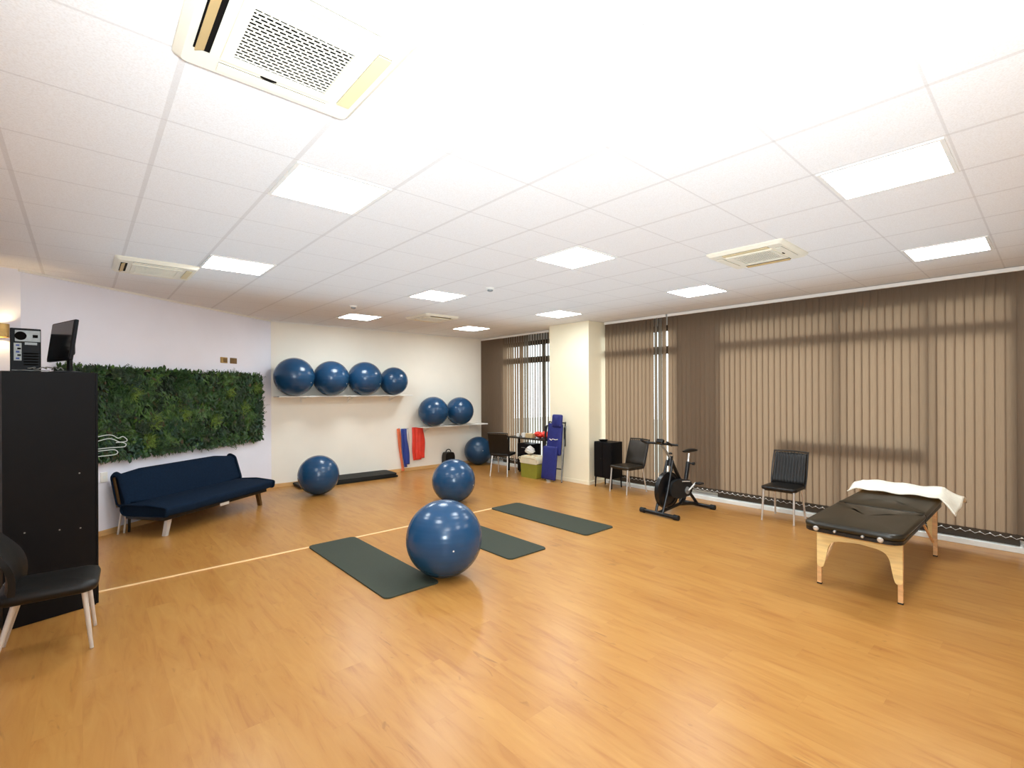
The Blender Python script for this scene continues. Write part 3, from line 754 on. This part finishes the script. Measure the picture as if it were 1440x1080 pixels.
# local x along wall, -y into the room
G0, G1, GZ0, GZ1 = -.50, 2.60, .92, 2.0
mb = MB(); mb.box(((G0+G1)/2, -.02, (GZ0+GZ1)/2), (G1-G0, .03, GZ1-GZ0)); mb.build('backing', M['leafback'], gp, smooth=0)
def foliage():
    rnd = random.Random(11)
    V = []; F = []; MI = []
    def leaf(c, d, nrm, L, W, mi, fold=.25):
        s = d.cross(nrm).normalized()
        b = len(V)
        q = [c, c+d*L*.35+s*W*.5+nrm*W*fold, c+d*L*.35-s*W*.5+nrm*W*fold, c+d*L*.4, c+d*L*.75+s*W*.36-nrm*L*.03+nrm*W*fold*.6, c+d*L*.75-s*W*.36-nrm*L*.03+nrm*W*fold*.6, c+d*L*.78-nrm*L*.04, c+d*L-nrm*L*.12]
        V.extend(q); F.extend([(b, b+1, b+3), (b, b+3, b+2), (b+1, b+4, b+6, b+3), (b+3, b+6, b+5, b+2), (b+4, b+7, b+6), (b+6, b+7, b+5)]); MI.extend([mi]*6)
    def direction(a, out):
        return Vector((math.cos(a)*math.cos(out), -math.sin(out), math.sin(a)*math.cos(out)))
    def rn(): return Vector((rnd.uniform(-.6, .6), -1, rnd.uniform(-.2, .9))).normalized()
    nb = 0
    # patches of species
    seeds = [(rnd.uniform(G0, G1), rnd.uniform(GZ0, GZ1), rnd.choice('bbffgtdd'), rnd.choice((0, 0, 1, 1, 1, 2, 4))) for _ in range(170)]
    lime = [(.62, 1.35), (1.05, 1.42), (.35, 1.72), (1.62, 1.3), (2.2, 1.45), (.55, 1.08), (2.48, 1.8), (1.9, 1.7)]
    for k in range(5600):
        x, z = rnd.uniform(G0, G1), rnd.uniform(GZ0, GZ1)
        sp = min(seeds, key=lambda s: (s[0]-x)**2+(s[1]-z)**2+rnd.uniform(0, .006))
        c = Vector((x, -.04-rnd.uniform(0, .045), z)); mi = sp[3] if rnd.random() < .75 else rnd.choice((0, 1, 2))
        if any((x-a)**2+(z-b)**2 < .0065 for a, b in lime): mi = 3; kind = 'g'
        else: kind = sp[2]
        if rnd.random() < .03: mi = 5
        a = rnd.uniform(0, 2*PI)
        if kind in 'b':
            leaf(c, direction(a, rnd.uniform(.1, .7)), rn(), rnd.uniform(.055, .10), rnd.uniform(.03, .05), mi)
        elif kind == 'd':
            leaf(c, direction(rnd.uniform(-2.4, -.7), rnd.uniform(.2, .8)), rn(), rnd.uniform(.05, .08), rnd.uniform(.018, .03), mi)
        elif kind == 'f':
            d = direction(a, rnd.uniform(.2, .7)); n_ = rn(); s = d.cross(n_).normalized(); L = rnd.uniform(.09, .15)
            for q in range(6):
                p = c+d*L*(q/6); w = .045*(1-q/7.5)
                for sg in (-1, 1): leaf(p, (s*sg+d*.45).normalized(), n_, w, .013, mi, .1)
        elif kind == 'g':
            for q in range(6):
                leaf(c, direction(rnd.uniform(0, 2*PI), rnd.uniform(.35, 1.1)), rn(), rnd.uniform(.06, .11), .008, mi, .1)
        else:
            for q in range(4): leaf(c, direction(a+q*1.5, rnd.uniform(.2, .6)), rn(), .045, .026, mi)
    # ragged rim
    for k in range(900):
        if rnd.random() < .78:
            x = rnd.uniform(G0, G1); top = rnd.random() < .5; z = GZ1-.01 if top else GZ0+.01; a = rnd.uniform(.5, 2.6) if top else -rnd.uniform(.5, 2.6)
        else: x = G1-.01; z = rnd.uniform(GZ0, GZ1); a = rnd.uniform(-1.2, 1.2)
        leaf(Vector((x, -.03-rnd.uniform(0, .04), z)), direction(a, rnd.uniform(0, .6)), rn(), rnd.uniform(.04, .085), rnd.uniform(.012, .035), rnd.choice((0, 1, 1, 2, 4)))
    me = bpy.data.meshes.new('foliage'); me.from_pydata([tuple(v) for v in V], [], F)
    for k in range(6): me.materials.append(M['leaf%d' % k])
    me.polygons.foreach_set('material_index', MI); me.update()
    o = bpy.data.objects.new('foliage', me); C.objects.link(o); o.parent = gp
foliage()
# white outline sign in front of the foliage, its left half behind the cabinet
sg = thing('outline_sign', 'white outlined script sign at the lower left of the foliage panel', 'sign', (A.x+Nn.x*.125, A.y+Nn.y*.125, 0), WANG)
mb = MB()
P1 = [(-.16, 1.20), (-.02, 1.215), (.05, 1.20), (.105, 1.165), (.16, 1.18), (.205, 1.15), (.215, 1.125), (.19, 1.115), (.12, 1.118), (.05, 1.155), (-.02, 1.17), (-.14, 1.15)]
P2 = [(.08, 1.115), (.15, 1.11), (.20, 1.085), (.195, 1.06), (.16, 1.052), (.0, 1.06), (-.16, 1.06)]
P3 = [(-.16, 1.035), (-.02, 1.035), (.06, 1.03), (.10, 1.00), (.08, .975), (.0, .97), (-.16, .975)]
for P in (P1, P2, P3): mb.tube(smooth_path([(x, 0, z) for x, z in P], 5), .0045, 8)
mb.build('tube_lettering', M['neon'], sg)
mb = MB()
for (x, z) in ((.0, 1.19), (.15, 1.06), (.02, 1.0)): mb.cyl((x, 0, z), (x, .11, z), .003, .003, 6)
mb.build('standoff', M['greymetal'], sg)
def socket(s, z, label, m):
    t = thing('wall_socket', label, 'wall socket', wl(s, 0, z), WANG, 'square brass wall plates')
    mb = MB(); mb.box((0, -.006, 0), (.135, .012, .09), bevel=.003); mb.build('plate', M[m], t, smooth=0)
    mb = MB(); mb.box((0.02, -.014, 0), (.07, .006, .06), bevel=.002); mb.build('rocker', M['brassdark'], t, smooth=0)
socket(1.865, 2.222, 'left one of two brass plates above the foliage panel', 'brass')
socket(2.06, 2.222, 'right, darker one of two brass plates above the foliage panel', 'brassdark')
t = thing('wall_outlet', 'white outlet low on the wall beside the cabinet', 'outlet', wl(.03, 0, .70), WANG)
mb = MB(); mb.box((0, -.006, 0), (.08, .012, .12), bevel=.003); mb.build('plate', M['white'], t, smooth=0)
mb = MB(); mb.lathe([(0, -.013), (.02, -.013), (.022, -.006)], (0, 0, 0), 20, 'y'); mb.build('socket_face', M['valve'], t)

# ------------------------------------------------------------------ resistance bands on the wall
def band(x, w, z0, z1, m, label, sway=.0, strips=1, y=WY-.03):
    t = thing('resistance_band', label, 'resistance band', (x, y, z1), 0, 'hanging resistance bands')
    rnd = random.Random(int(x*100))
    for k in range(strips):
        mb = MB(); xo = (k-(strips-1)/2)*w*.5; ph = rnd.uniform(0, 6); zz = (z0-z1)*(1-.1*rnd.random()*(k > 0))
        def fn(u, v, side=0):
            return (xo+(u-.5)*w*(.8+.2*math.sin(v*5+ph))+sway*v+.008*math.sin(v*7+ph), -.008*k-.012*math.sin(u*PI*1.6+v*3+ph)*.6-.004, v*zz)
        mb.grid(6, 24, fn); mb.build('strip', M[m], t, smooth=80, mods=(('SOLIDIFY', {'thickness': .003}),))
    mb = MB(); mb.cyl((0, WY-y+.004, -.01), (0, -.03, -.01), .005, .005, 8); mb.cyl((0, -.03, -.01), (0, -.034, .01), .005, .005, 8); mb.build('hook', M['greymetal'], t)
    return t
band(5.035, .085, .012, .93, 'orange', 'long orange band hanging down to the floor beside a blue one', .11, y=WY-.025)
band(5.135, .11, .10, .925, 'bluelatex', 'dark blue band hanging on the back wall', .07, 2, y=WY-.085)
band(5.255, .07, .36, .92, 'whitelatex', 'pale white band hanging between the blue and red bands', .02, y=WY-.03)
band(5.505, .16, .22, .935, 'red', 'bunch of bright red bands hanging on the back wall', .03, 3)

bg = thing('small_bag', 'small black bag with top handle standing by the back wall', 'bag', (6.245, 9.21, 0), 0)
mb = MB(); mb.prism(rpoly([(-.125, 0), (-.125, .26), (-.09, .335), (.09, .335), (.125, .26), (.125, 0)], .05), .16); mb.build('body', M['leather'], bg, smooth=40)
mb = MB(); mb.tube(smooth_path([(-.07, 0, .325), (-.05, 0, .375), (0, 0, .395), (.05, 0, .375), (.07, 0, .325)], 5), .011, 8); mb.build('handle', M['rubber'], bg)
mb = MB(); mb.prism(rpoly([(-.09, .03), (-.09, .16), (.09, .16), (.09, .03)], .03), .03, Matrix.Translation((0, -.09, 0))); mb.build('front_pocket', M['brownleather'], bg, smooth=40)

# ------------------------------------------------------------------ back corner: table, drawers, cooler, lounger
dk = thing('narrow_table', 'dark narrow table under the corner blind', 'table', (7.08, 7.36, 0), 0)
mb = MB(); mb.box((0, 0, .725), (.36, 1.16, .03), bevel=.004); mb.build('tabletop', M['brownleather'], dk, smooth=0)
for sx in (-.155, .155):
    for sy in (-.54, .54):
        mb = MB(); mb.box((sx, sy, .355), (.035, .035, .71), bevel=.004); mb.build('leg', M['black'], dk, smooth=0)
dr = thing('drawer_unit', 'low black drawer box standing under the corner table', 'drawers', (7.09, 7.44, 0), 0)
mb = MB(); mb.box((0, 0, .32), (.30, .38, .58), bevel=.004); mb.build('carcass', M['black'], dr, smooth=0)
for k in range(3):
    mb = MB(); mb.box((-.157, 0, .125+.19*k), (.014, .36, .175), bevel=.003); d = mb.build('drawer', M['black'], dr, smooth=0)
    mb = MB(); mb.cyl((-.170, -.05, .15+.19*k), (-.170, .05, .15+.19*k), .006, .006, 8); mb.build('drawer_handle', M['greymetal'], d)
for sx in (-.12, .12):
    for sy in (-.15, .15):
        mb = MB(); mb.lathe([(0, 0), (.016, 0), (.016, .03), (0, .03)], (sx, sy, 0), 12); mb.build('foot', M['rubber'], dr)
def cup(loc, s, label):
    t = thing('cup', label, 'cup', loc, 0, 'white cups on the corner table')
    mb = MB(); mb.lathe([(0, 0), (.032, 0), (.04, .07), (.037, .07), (.03, .006), (0, .006)], seg=24); mb.build('bowl', M['white'], t)
    mb = MB(); mb.tube(smooth_path([(0, .038, .055), (0, .062, .05), (0, .06, .025), (0, .035, .018)], 5), .005, 8); mb.build('handle', M['white'], t); t.scale = (s, s, s)
cup((6.98, 7.66, .741), 1.0, 'white cup on the corner table nearest the chair')
cup((7.0, 7.49, .741), 1.25, 'larger white cup on the corner table beside the beige box')
bx = thing('tissue_box', 'beige box on the corner table between cups and red mitts', 'box', (7.02, 7.31, .7405), 0)
mb = MB(); mb.box((0, 0, .045), (.12, .20, .09), bevel=.004); mb.build('carton', M['beige'], bx, smooth=0)
mb = MB(); mb.prism(rpoly([(-.05, 0), (-.02, .03), (.03, .035), (.05, 0)], .01), .02, Matrix.Translation((0, 0, .089)) @ Matrix.Rotation(PI/2, 4, 'Z')); mb.build('tissue', M['white'], bx)
def mitt(loc, rz, label, s=1.0):
    t = thing('padded_mitt', label, 'mitt', loc, rz, 'red mitts on the corner table'); t.scale = (s, s, s)
    mb = MB(); bmesh.ops.create_uvsphere(mb.bm, u_segments=24, v_segments=16, radius=1)
    for v in mb.bm.verts:
        x, y, z = v.co; v.co = Vector((x*.10+.03*(z > 0)*x, y*.075, max(-.99, z)*.068+.068+.012*math.sin(x*2.5)))
    mb.build('palm', M['red'], t, smooth=80)
    mb = MB(); mb.tube(smooth_path([(-.06, .05, .06), (-.01, .085, .06), (.05, .08, .062), (.075, .06, .065)], 4), [.02]*3+[.032]*8+[.022]*2, 12); mb.build('thumb', M['red'], t)
    mb = MB(); mb.tube([(-.08, 0, .066), (-.12, 0, .066), (-.165, 0, .066)], [.05, .056, .05], 20); mb.build('cuff', M['whitelatex'], t)
mitt((7.06, 7.10, .744), PI+.03, 'red mitt on the corner table beside the beige box')
mitt((7.06, 6.885, .744), PI-.03, 'larger red mitt at the pillar end of the corner table', 1.12)

cl = thing('cooler_box', 'olive green cooler box with cream lid in front of corner table', 'cooler box', (6.735, 6.93, 0), 0)
mb = MB(); mb.prism(rpoly([(-.215, .0), (-.235, .28), (.235, .28), (.215, 0)], .02), .28, Matrix.Rotation(PI/2, 4, 'Z')); mb.build('tub', M['olive'], cl, smooth=40)
mb = MB(); mb.prism(rpoly([(-.245, .28), (-.245, .36), (-.20, .43), (.20, .43), (.245, .36), (.245, .28)], .03), .30, Matrix.Rotation(PI/2, 4, 'Z')); ld = mb.build('lid', M['creamlid'], cl, smooth=40)
mb = MB(); mb.tube(smooth_path([(-.16, -.23, .34), (-.18, -.22, .40), (-.18, .22, .40), (-.16, .23, .34)], 5), .009, 8); mb.build('handle', M['creamlid'], cl)
mb = MB()
mb.free() if False else None
for y in (-.12, .06):
    mb = MB(); mb.box((-.06, y, .432), (.06, .08, .012), bevel=.003); mb.build('latch', M['beige'], ld, smooth=0)
pb = MB(); rnd = random.Random(2)
bmesh.ops.create_icosphere(pb.bm, subdivisions=3, radius=1)
for v in pb.bm.verts:
    n = 1+.18*math.sin(v.co.x*7+v.co.y*5)+.12*math.sin(v.co.z*9+v.co.x*4)
    v.co = Vector((v.co.x*.085*n, v.co.y*.10*n, (v.co.z*.5+.5)**1.0*.15*(1.15-.5*abs(v.co.y))))
ob = pb.build('plastic_bag', M['bag'], smooth=50); ob.location = (6.745, 7.05, .447); tag(ob, 'crumpled white plastic bag lying on the cooler lid', 'bag')

lg = thing('folding_lounger', 'folded royal blue lounger leaning against the pillar', 'lounger', (6.66, 6.36, 0), 0)
# local x toward the pillar
LT = Matrix.Rotation(math.radians(6), 4, 'Y')
def pad(name, z0, z1, w, th, x, m='bluevinyl', yo=0):
    mb = MB(); cushion(mb, rrect(z1-z0, w, .03, 4), -th/2, th/2, .012, th*.35)
    o = mb.build(name, M[m], lg, smooth=50)
    o.data.transform(LT @ Matrix.Translation((x, yo, (z0+z1)/2)) @ Matrix.Rotation(-PI/2, 4, 'Y')); return o
pad('lower_pad', .03, .66, .36, .05, -.06, yo=.04)
up = pad('upper_pad', .50, 1.10, .36, .05, 0, yo=-.0)
pad('headrest', 1.03, 1.27, .24, .06, -.03, yo=-.06)
mb = MB()
for sy in (-.215, .215):
    mb.tube([LT @ Vector(p) for p in smooth_path([(.035, sy, .0), (.03, sy, .6), (.03, sy, 1.08), (.06, sy*.9, 1.12)], 4)], .012, 8)
mb.tube([LT @ Vector((.03, -.215, .25)), LT @ Vector((.03, .215, .25))], .010, 8)
mb.tube([LT @ Vector((.06, -.19, 1.12)), LT @ Vector((.06, .19, 1.12))], .012, 8)
mb.build('frame', M['darkmetal'], lg)
for sy in (-.245, .245):
    mb = MB(); mb.tube([LT @ Vector(p) for p in smooth_path([(.0, sy, .02), (-.02, sy, .45), (.0, sy, .85), (.02, sy, 1.06)], 4)], .013, 8); mb.build('folded_leg', M['greymetal'] if sy < 0 else M['darkmetal'], lg)
    mb = MB(); mb.box(LT @ Vector((0, sy*1.02, .86)), (.035, .03, .36), bevel=.01); mb.build('armrest', M['rubber'], lg, smooth=0)
mb = MB(); mb.tube([LT @ Vector(p) for p in smooth_path([(-.041, .10, .80), (-.041, .05, .775), (-.041, .02, .80), (-.041, -.05, .79), (-.041, -.11, .80)], 5)], .006, 6); mb.build('printed_mark', M['white'], up)

# ------------------------------------------------------------------ small cabinet by the pillar
bc = thing('small_cabinet', 'small black cabinet on thin legs beside the pillar', 'cabinet', (7.025, 5.32, 0), 0)
mb = MB(); mb.box((0, 0, .495), (.31, .385, .63), bevel=.004); mb.build('carcass', M['black'], bc, smooth=0)
for sy in (-1, 1):
    mb = MB(); mb.box((-.161, sy*.095, .495), (.014, .182, .60), bevel=.003); d = mb.build('door', M['black'], bc, smooth=0)
    mb = MB(); mb.lathe([(0, -.016), (.008, -.016), (.008, 0)], (-.166, sy*.03, .52), 12, 'x'); mb.build('knob', M['darkmetal'], d)
for sx in (-.135, .135):
    for sy in (-.172, .172):
        mb = MB(); mb.cyl((sx, sy, .185), (sx*1.06, sy*1.03, 0), .014, .010, 12); mb.build('leg', M['black'], bc)
tr = thing('small_tray', 'small black dish on top of the little cabinet', 'dish', (6.99, 5.40, .8105), 0)
mb = MB(); mb.lathe([(0, 0), (.06, 0), (.085, .028), (.08, .028), (.056, .006), (0, .006)], seg=28); mb.build('dish', M['black'], tr)

# ------------------------------------------------------------------ exercise bike (front toward local -x)
bk = thing('exercise_bike', 'black upright exercise bike with flywheel in front of the blinds', 'exercise bike', (6.33, 3.57, 0), -.08)
def bar(name, pts, r, m='darkmetal', seg=12, parent=bk):
    mb = MB(); mb.tube(pts, r, seg); return mb.build(name, M[m], parent)
f = bar('front_stabilizer', [(-.45, -.27, .035), (-.45, .27, .035)], .026)
for sy in (-1, 1):
    mb = MB(); mb.cyl((-.45, sy*.235, .036), (-.45, sy*.305, .036), .036, .034, 18); mb.build('end_cap', M['rubber'], f)
r_ = bar('rear_stabilizer', [(.46, -.25, .035), (.46, .25, .035)], .026)
for sy in (-1, 1):
    mb = MB(); mb.cyl((.46, sy*.22, .036), (.46, sy*.285, .036), .036, .034, 18); mb.build('end_cap', M['rubber'], r_)
mb = MB()
mb.tube([(-.45, 0, .05), (.02, 0, .10), (.46, 0, .05)], .024, 10)
for sy in (-1, 1):
    mb.tube([(-.45, sy*.055, .04), (-.33, sy*.055, .34), (-.20, sy*.045, .74)], .018, 10)
mb.tube([(-.19, 0, .76), (.02, 0, .46), (.16, 0, .36)], .026, 10)
mb.tube([(.13, 0, .16), (.16, 0, .36), (.24, 0, .68)], .030, 12)
mb.tube([(.13, 0, .16), (.02, 0, .10)], .026, 10)
mb.tube([(.20, 0, .30), (.46, 0, .05)], .022, 10)
mb.tube([(-.21, 0, .66), (-.18, 0, .80)], .032, 12)
mb.build('frame', M['darkmetal'], bk)
mb = MB(); mb.lathe([(0, -.022), (.05, -.022), (.06, -.012), (.20, -.012), (.205, -.024), (.235, -.024), (.24, 0), (.235, .024), (.205, .024), (.20, .012), (.06, .012), (.05, .022), (0, .022)], (-.26, 0, .335), 48, 'y'); mb.build('flywheel', M['darkmetal'], bk)
mb = MB(); mb.lathe([(.243, -.030), (.252, -.030), (.252, .030), (.243, .030), (.243, -.03)], (-.26, 0, .335), 48, 'y'); mb.build('flywheel_rim', M['darkmetal'], bk)
oc = rpoly([(-.30, .26), (-.30, .42), (-.12, .48), (.16, .44), (.24, .34), (.18, .22), (-.10, .20)], .07)
mb = MB(); mb.prism(oc, .05, Matrix.Translation((0, -.06, 0))); cv = mb.build('chain_guard', M['rubber'], bk, smooth=40)
mb = MB(); mb.tube([(-.04, -.09, .44), (.14, -.09, .42)], .008, 8); mb.build('guard_stripe', M['alu'], cv)
mb = MB(); mb.lathe([(0, -.10), (.05, -.10), (.05, .10), (0, .10)], (.08, 0, .30), 24, 'y'); mb.build('crank_hub', M['greymetal'], bk)
for sy, a in ((-1, .6), (1, .6+PI)):
    q = Vector((.08+.17*math.cos(a), sy*.13, .30+.17*math.sin(a)))
    mb = MB(); mb.tube([(.08, sy*.11, .30), q], .012, 10); c = mb.build('crank', M['alu'], bk)
    mb = MB(); mb.box(q+Vector((0, sy*.06, 0)), (.10, .085, .026), bevel=.008); mb.build('pedal', M['rubber'], c, smooth=0)
mb = MB(); mb.tube([(.235, 0, .66), (.262, 0, .80)], .016, 12); mb.build('seat_post', M['chrome'], bk)
mb = MB()
def sad(u, v):
    a = 2*PI*v; x = lerp(-.14, .13, u); w = (.022+.075*max(0, u)**1.6)*(1-.6*max(0, u-.85)/.15); hgt = .026*(math.sin(PI*min(1, max(.02, u*.96+.02)))**.4)
    return (.27+x, w*math.cos(a), .835+hgt*math.sin(a)+.012*u)
mb.grid(20, 20, sad); mb.build('saddle', M['leather'], bk, smooth=60)
mb = MB(); mb.cyl((.22, 0, .665), (.25, -.07, .66), .010, .010, 8); mb.lathe([(0, -.02), (.022, -.015), (.022, .015), (0, .02)], (.25, -.08, .66), 14, 'y'); mb.build('adjust_knob', M['rubber'], bk)
mb = MB(); mb.tube([(-.19, 0, .76), (-.31, 0, .90), (-.40, 0, .97)], .017, 12); mb.build('handlebar_post', M['greymetal'], bk)
mb = MB(); mb.tube(smooth_path([(-.55, -.20, 1.03), (-.45, -.20, .985), (-.40, -.13, .985), (-.40, 0, .985), (-.40, .14, .985), (-.44, .22, .985), (-.55, .22, 1.03)], 6), .016, 10)
mb.tube([(-.40, -.14, .985), (-.32, -.21, .975)], .015, 10); mb.tube([(-.40, .14, .985), (-.32, .21, .975)], .015, 10); mb.build('handlebar', M['rubber'], bk)
mb = MB(); mb.box((-.42, 0, 1.02), (.05, .11, .06), bevel=.01, rot=Matrix.Rotation(.5, 3, 'Y')); mb.build('display', M['screen'], bk, smooth=0)
mb = MB(); mb.lathe([(0, .0), (.026, .003), (.028, .02), (.014, .03), (0, .03)], (-.19, 0, .82), 16); mb.build('tension_knob', M['rubber'], bk)

# ------------------------------------------------------------------ massage table
mt = thing('massage_table', 'folding massage table with black padded top and plywood legs', 'massage table', (5.62, 1.115, 0), 0)
TL, TW = 2.0, .68
for k, (xa, xb, rl, rr) in enumerate(((-TL/2, -.003, .10, .012), (.003, TL/2, .012, .10))):
    o = []
    for (sx, sy, a0, r) in ((xb, 1, 0, rr), (xa, 1, 90, rl), (xa, -1, 180, rl), (xb, -1, 270, rr)):
        for q in range(7):
            a = math.radians(a0+15*q); cx = sx-r if sx == xb else sx+r
            o.append((cx+r*math.cos(a), sy*(TW/2-r)+r*math.sin(a)))
    mb = MB(); cushion(mb, o, .545, .60, .010, .02); mb.build('padded_top', M['tabletop'], mt, smooth=50)
    mb = MB(); mb.slab([(x*.995+(xa+xb)/2*.005, y*.985) for x, y in o], .520, .548); mb.build('frame_board', M['tableedge'], mt, smooth=30)
def leg_panel(x, sgn):
    w = .60
    pts = [(-w/2, .52), (-w/2, .16), (-w/2+.045, .15), (-w/2+.06, .20), (-w/2+.085, .34), (-w/2+.11, .385), (-w/2+.16, .405), (0, .42)]
    out = pts+[(-p[0], p[1]) for p in pts[::-1]]
    out2 = []
    for p in out:
        if not out2 or (Vector(p)-Vector(out2[-1])).length > 1e-4: out2.append(p)
    out2 = rpoly(out2, .02, 3)
    mb = MB(); mb.prism(out2, .016, Matrix.Translation((x, 0, 0)) @ Matrix.Rotation(PI/2, 4, 'Z')); lp = mb.build('leg_panel', M['ply'], mt, smooth=20)
    for sy in (-1, 1):
        mb = MB(); mb.box((x+sgn*.022, sy*(w/2-.018), .335), (.026, .036, .37), bevel=.003); mb.build('leg', M['woodedge'], mt, smooth=0)
        mb = MB(); mb.box((x+sgn*.006, sy*(w/2-.016), .135), (.020, .034, .25), bevel=.003); ex = mb.build('leg_extension', M['woodedge'], mt, smooth=0)
        mb = MB(); mb.box((x+sgn*.006, sy*(w/2-.016), .006), (.026, .038, .012), bevel=.003); mb.build('rubber_foot', M['rubber'], ex, smooth=0)
        for z in (.10, .18):
            mb = MB(); mb.lathe([(0, -.012), (.014, -.010), (.014, .008), (0, .012)], (x+sgn*.045, sy*(w/2-.016), z), 14, 'x'); mb.build('knob', M['woodedge'], ex)
        mb = MB(); mb.tube([(x+sgn*.035, sy*(w/2-.03), .15), (x+sgn*.44, sy*(w/2-.10), .52)], .012, 8); mb.build('brace', M['woodedge'], mt)
        mb = MB(); mb.tube(smooth_path([(x+sgn*.03, sy*(w/2-.04), .46), (x+sgn*.10, sy*(w/2-.06), .44), (x+sgn*.13, sy*(w/2-.05), .50)], 5), .003, 6); mb.build('cable_stay', M['greymetal'], mt)
leg_panel(-.745, 1); leg_panel(.95-.02, -1)
for y, r in ((-.205, .021), (-.09, .012), (.10, .012), (.235, .021)):
    mb = MB(); mb.lathe([(0, -.016), (r*.7, -.014), (r, -.006), (r, .004)], (-TL/2+.002 if True else 0, y, .548), 18, 'x'); mb.build('end_stud', M['chrome'], mt)

# white towel draped over the far end of the table
def towel():
    rnd = random.Random(6)
    mb = MB(); nu, nv = 46, 22
    x0, x1 = 6.30, 6.80
    yR, yL = .775, 1.455
    def fn(u, v):
        s = lerp(-.06, .86, u); x = lerp(x0, x1, v)+.03*math.sin(u*3)*(1-v)
        y = yL+.02-s; z = .632+.06*math.exp(-((v-.62)/.30)**2)
        z += .006*math.sin(u*23+v*4)+.004*math.sin(u*11-v*13)
        d = 0
        if y > yL: d = (y-yL); z -= d*.5
        if y < yR:
            d = yR-y; k_ = lerp(1.05, .25, min(1, max(0, (v-.15)/.75))); z -= d*.75*k_+1.2*d*d*k_; y = yR-d*(.75+.25*v); x += .10*d*(v-.3)
            z += .035*math.sin(v*8+.5)*d/.16
        if x > 6.64: z -= (x-6.64)*.55
        return (x, y, z)
    mb.grid(nu, nv, fn)
    o = mb.build('towel', M['towel'], smooth=80, mods=(('SOLIDIFY', {'thickness': .010, 'offset': 1}),))
    return tag(o, 'white towel draped over the far end of the massage table', 'towel')
towel()

# ------------------------------------------------------------------ lights
def area(name, loc, rot, size, power, col=(1, 1, 1)):
    l = bpy.data.lights.new(name, 'AREA'); l.energy = power; l.size = size; l.color = col
    o = bpy.data.objects.new(name, l); C.objects.link(o); o.location = loc; o.rotation_euler = rot; return o
# the photographer's flash, bounced off the ceiling
fd = bpy.data.lights.new('bounce_flash', 'SPOT'); fd.energy = 520; fd.spot_size = math.radians(150); fd.spot_blend = 1; fd.shadow_soft_size = .12; fd.color = (.86, .98, 1.06)
fl = bpy.data.objects.new('bounce_flash', fd); C.objects.link(fl); fl.location = (.05, -.15, 1.86)
fl.rotation_euler = Vector((.74, .62, .42)).to_track_quat('-Z', 'Y').to_euler()
up = area('ceiling_fill', (3.2, 3.4, 2.1), (PI, 0, 0), 6.5, 50, (.58, .97, 1.28))  # added fill light, no such fixture in the room; brightens the ceiling
sun = bpy.data.lights.new('daylight', 'SUN'); sun.energy = 1.4; sun.angle = math.radians(35); sun.color = (1, .96, .9)
so_ = bpy.data.objects.new('daylight', sun); C.objects.link(so_)
so_.rotation_euler = Vector((-1, -.12, -.30)).to_track_quat('-Z', 'Y').to_euler()

w = bpy.data.worlds.new('sky'); bpy.context.scene.world = w; w.use_nodes = True
nt = w.node_tree; bgd = nt.nodes['Background']
bgd.inputs['Color'].default_value = (.92, 1.0, 1.03, 1); bgd.inputs['Strength'].default_value = 2.6

# ------------------------------------------------------------------ camera
cam = bpy.data.cameras.new('camera'); co = bpy.data.objects.new('camera', cam); C.objects.link(co)
cam.sensor_width = 36; cam.lens = 681.06/1440*36; cam.shift_y = 10.15/1440; cam.clip_start = .02
co.matrix_world = Matrix.Translation((0, 0, H)) @ Matrix.Rotation(-.727, 4, 'Z') @ Matrix.Rotation(PI/2, 4, 'X') @ Matrix.Rotation(-.0044, 4, 'Z')
sc = bpy.context.scene; sc.camera = co
sc.view_settings.view_transform = 'Standard'; sc.view_settings.look = 'None'
sc.view_settings.exposure = .31; sc.view_settings.gamma = 1
sc.cycles.max_bounces = 8; sc.cycles.diffuse_bounces = 5; sc.cycles.glossy_bounces = 3; sc.cycles.transparent_max_bounces = 8
sc.cycles.sample_clamp_indirect = 6; sc.cycles.caustics_reflective = False; sc.cycles.caustics_refractive = False
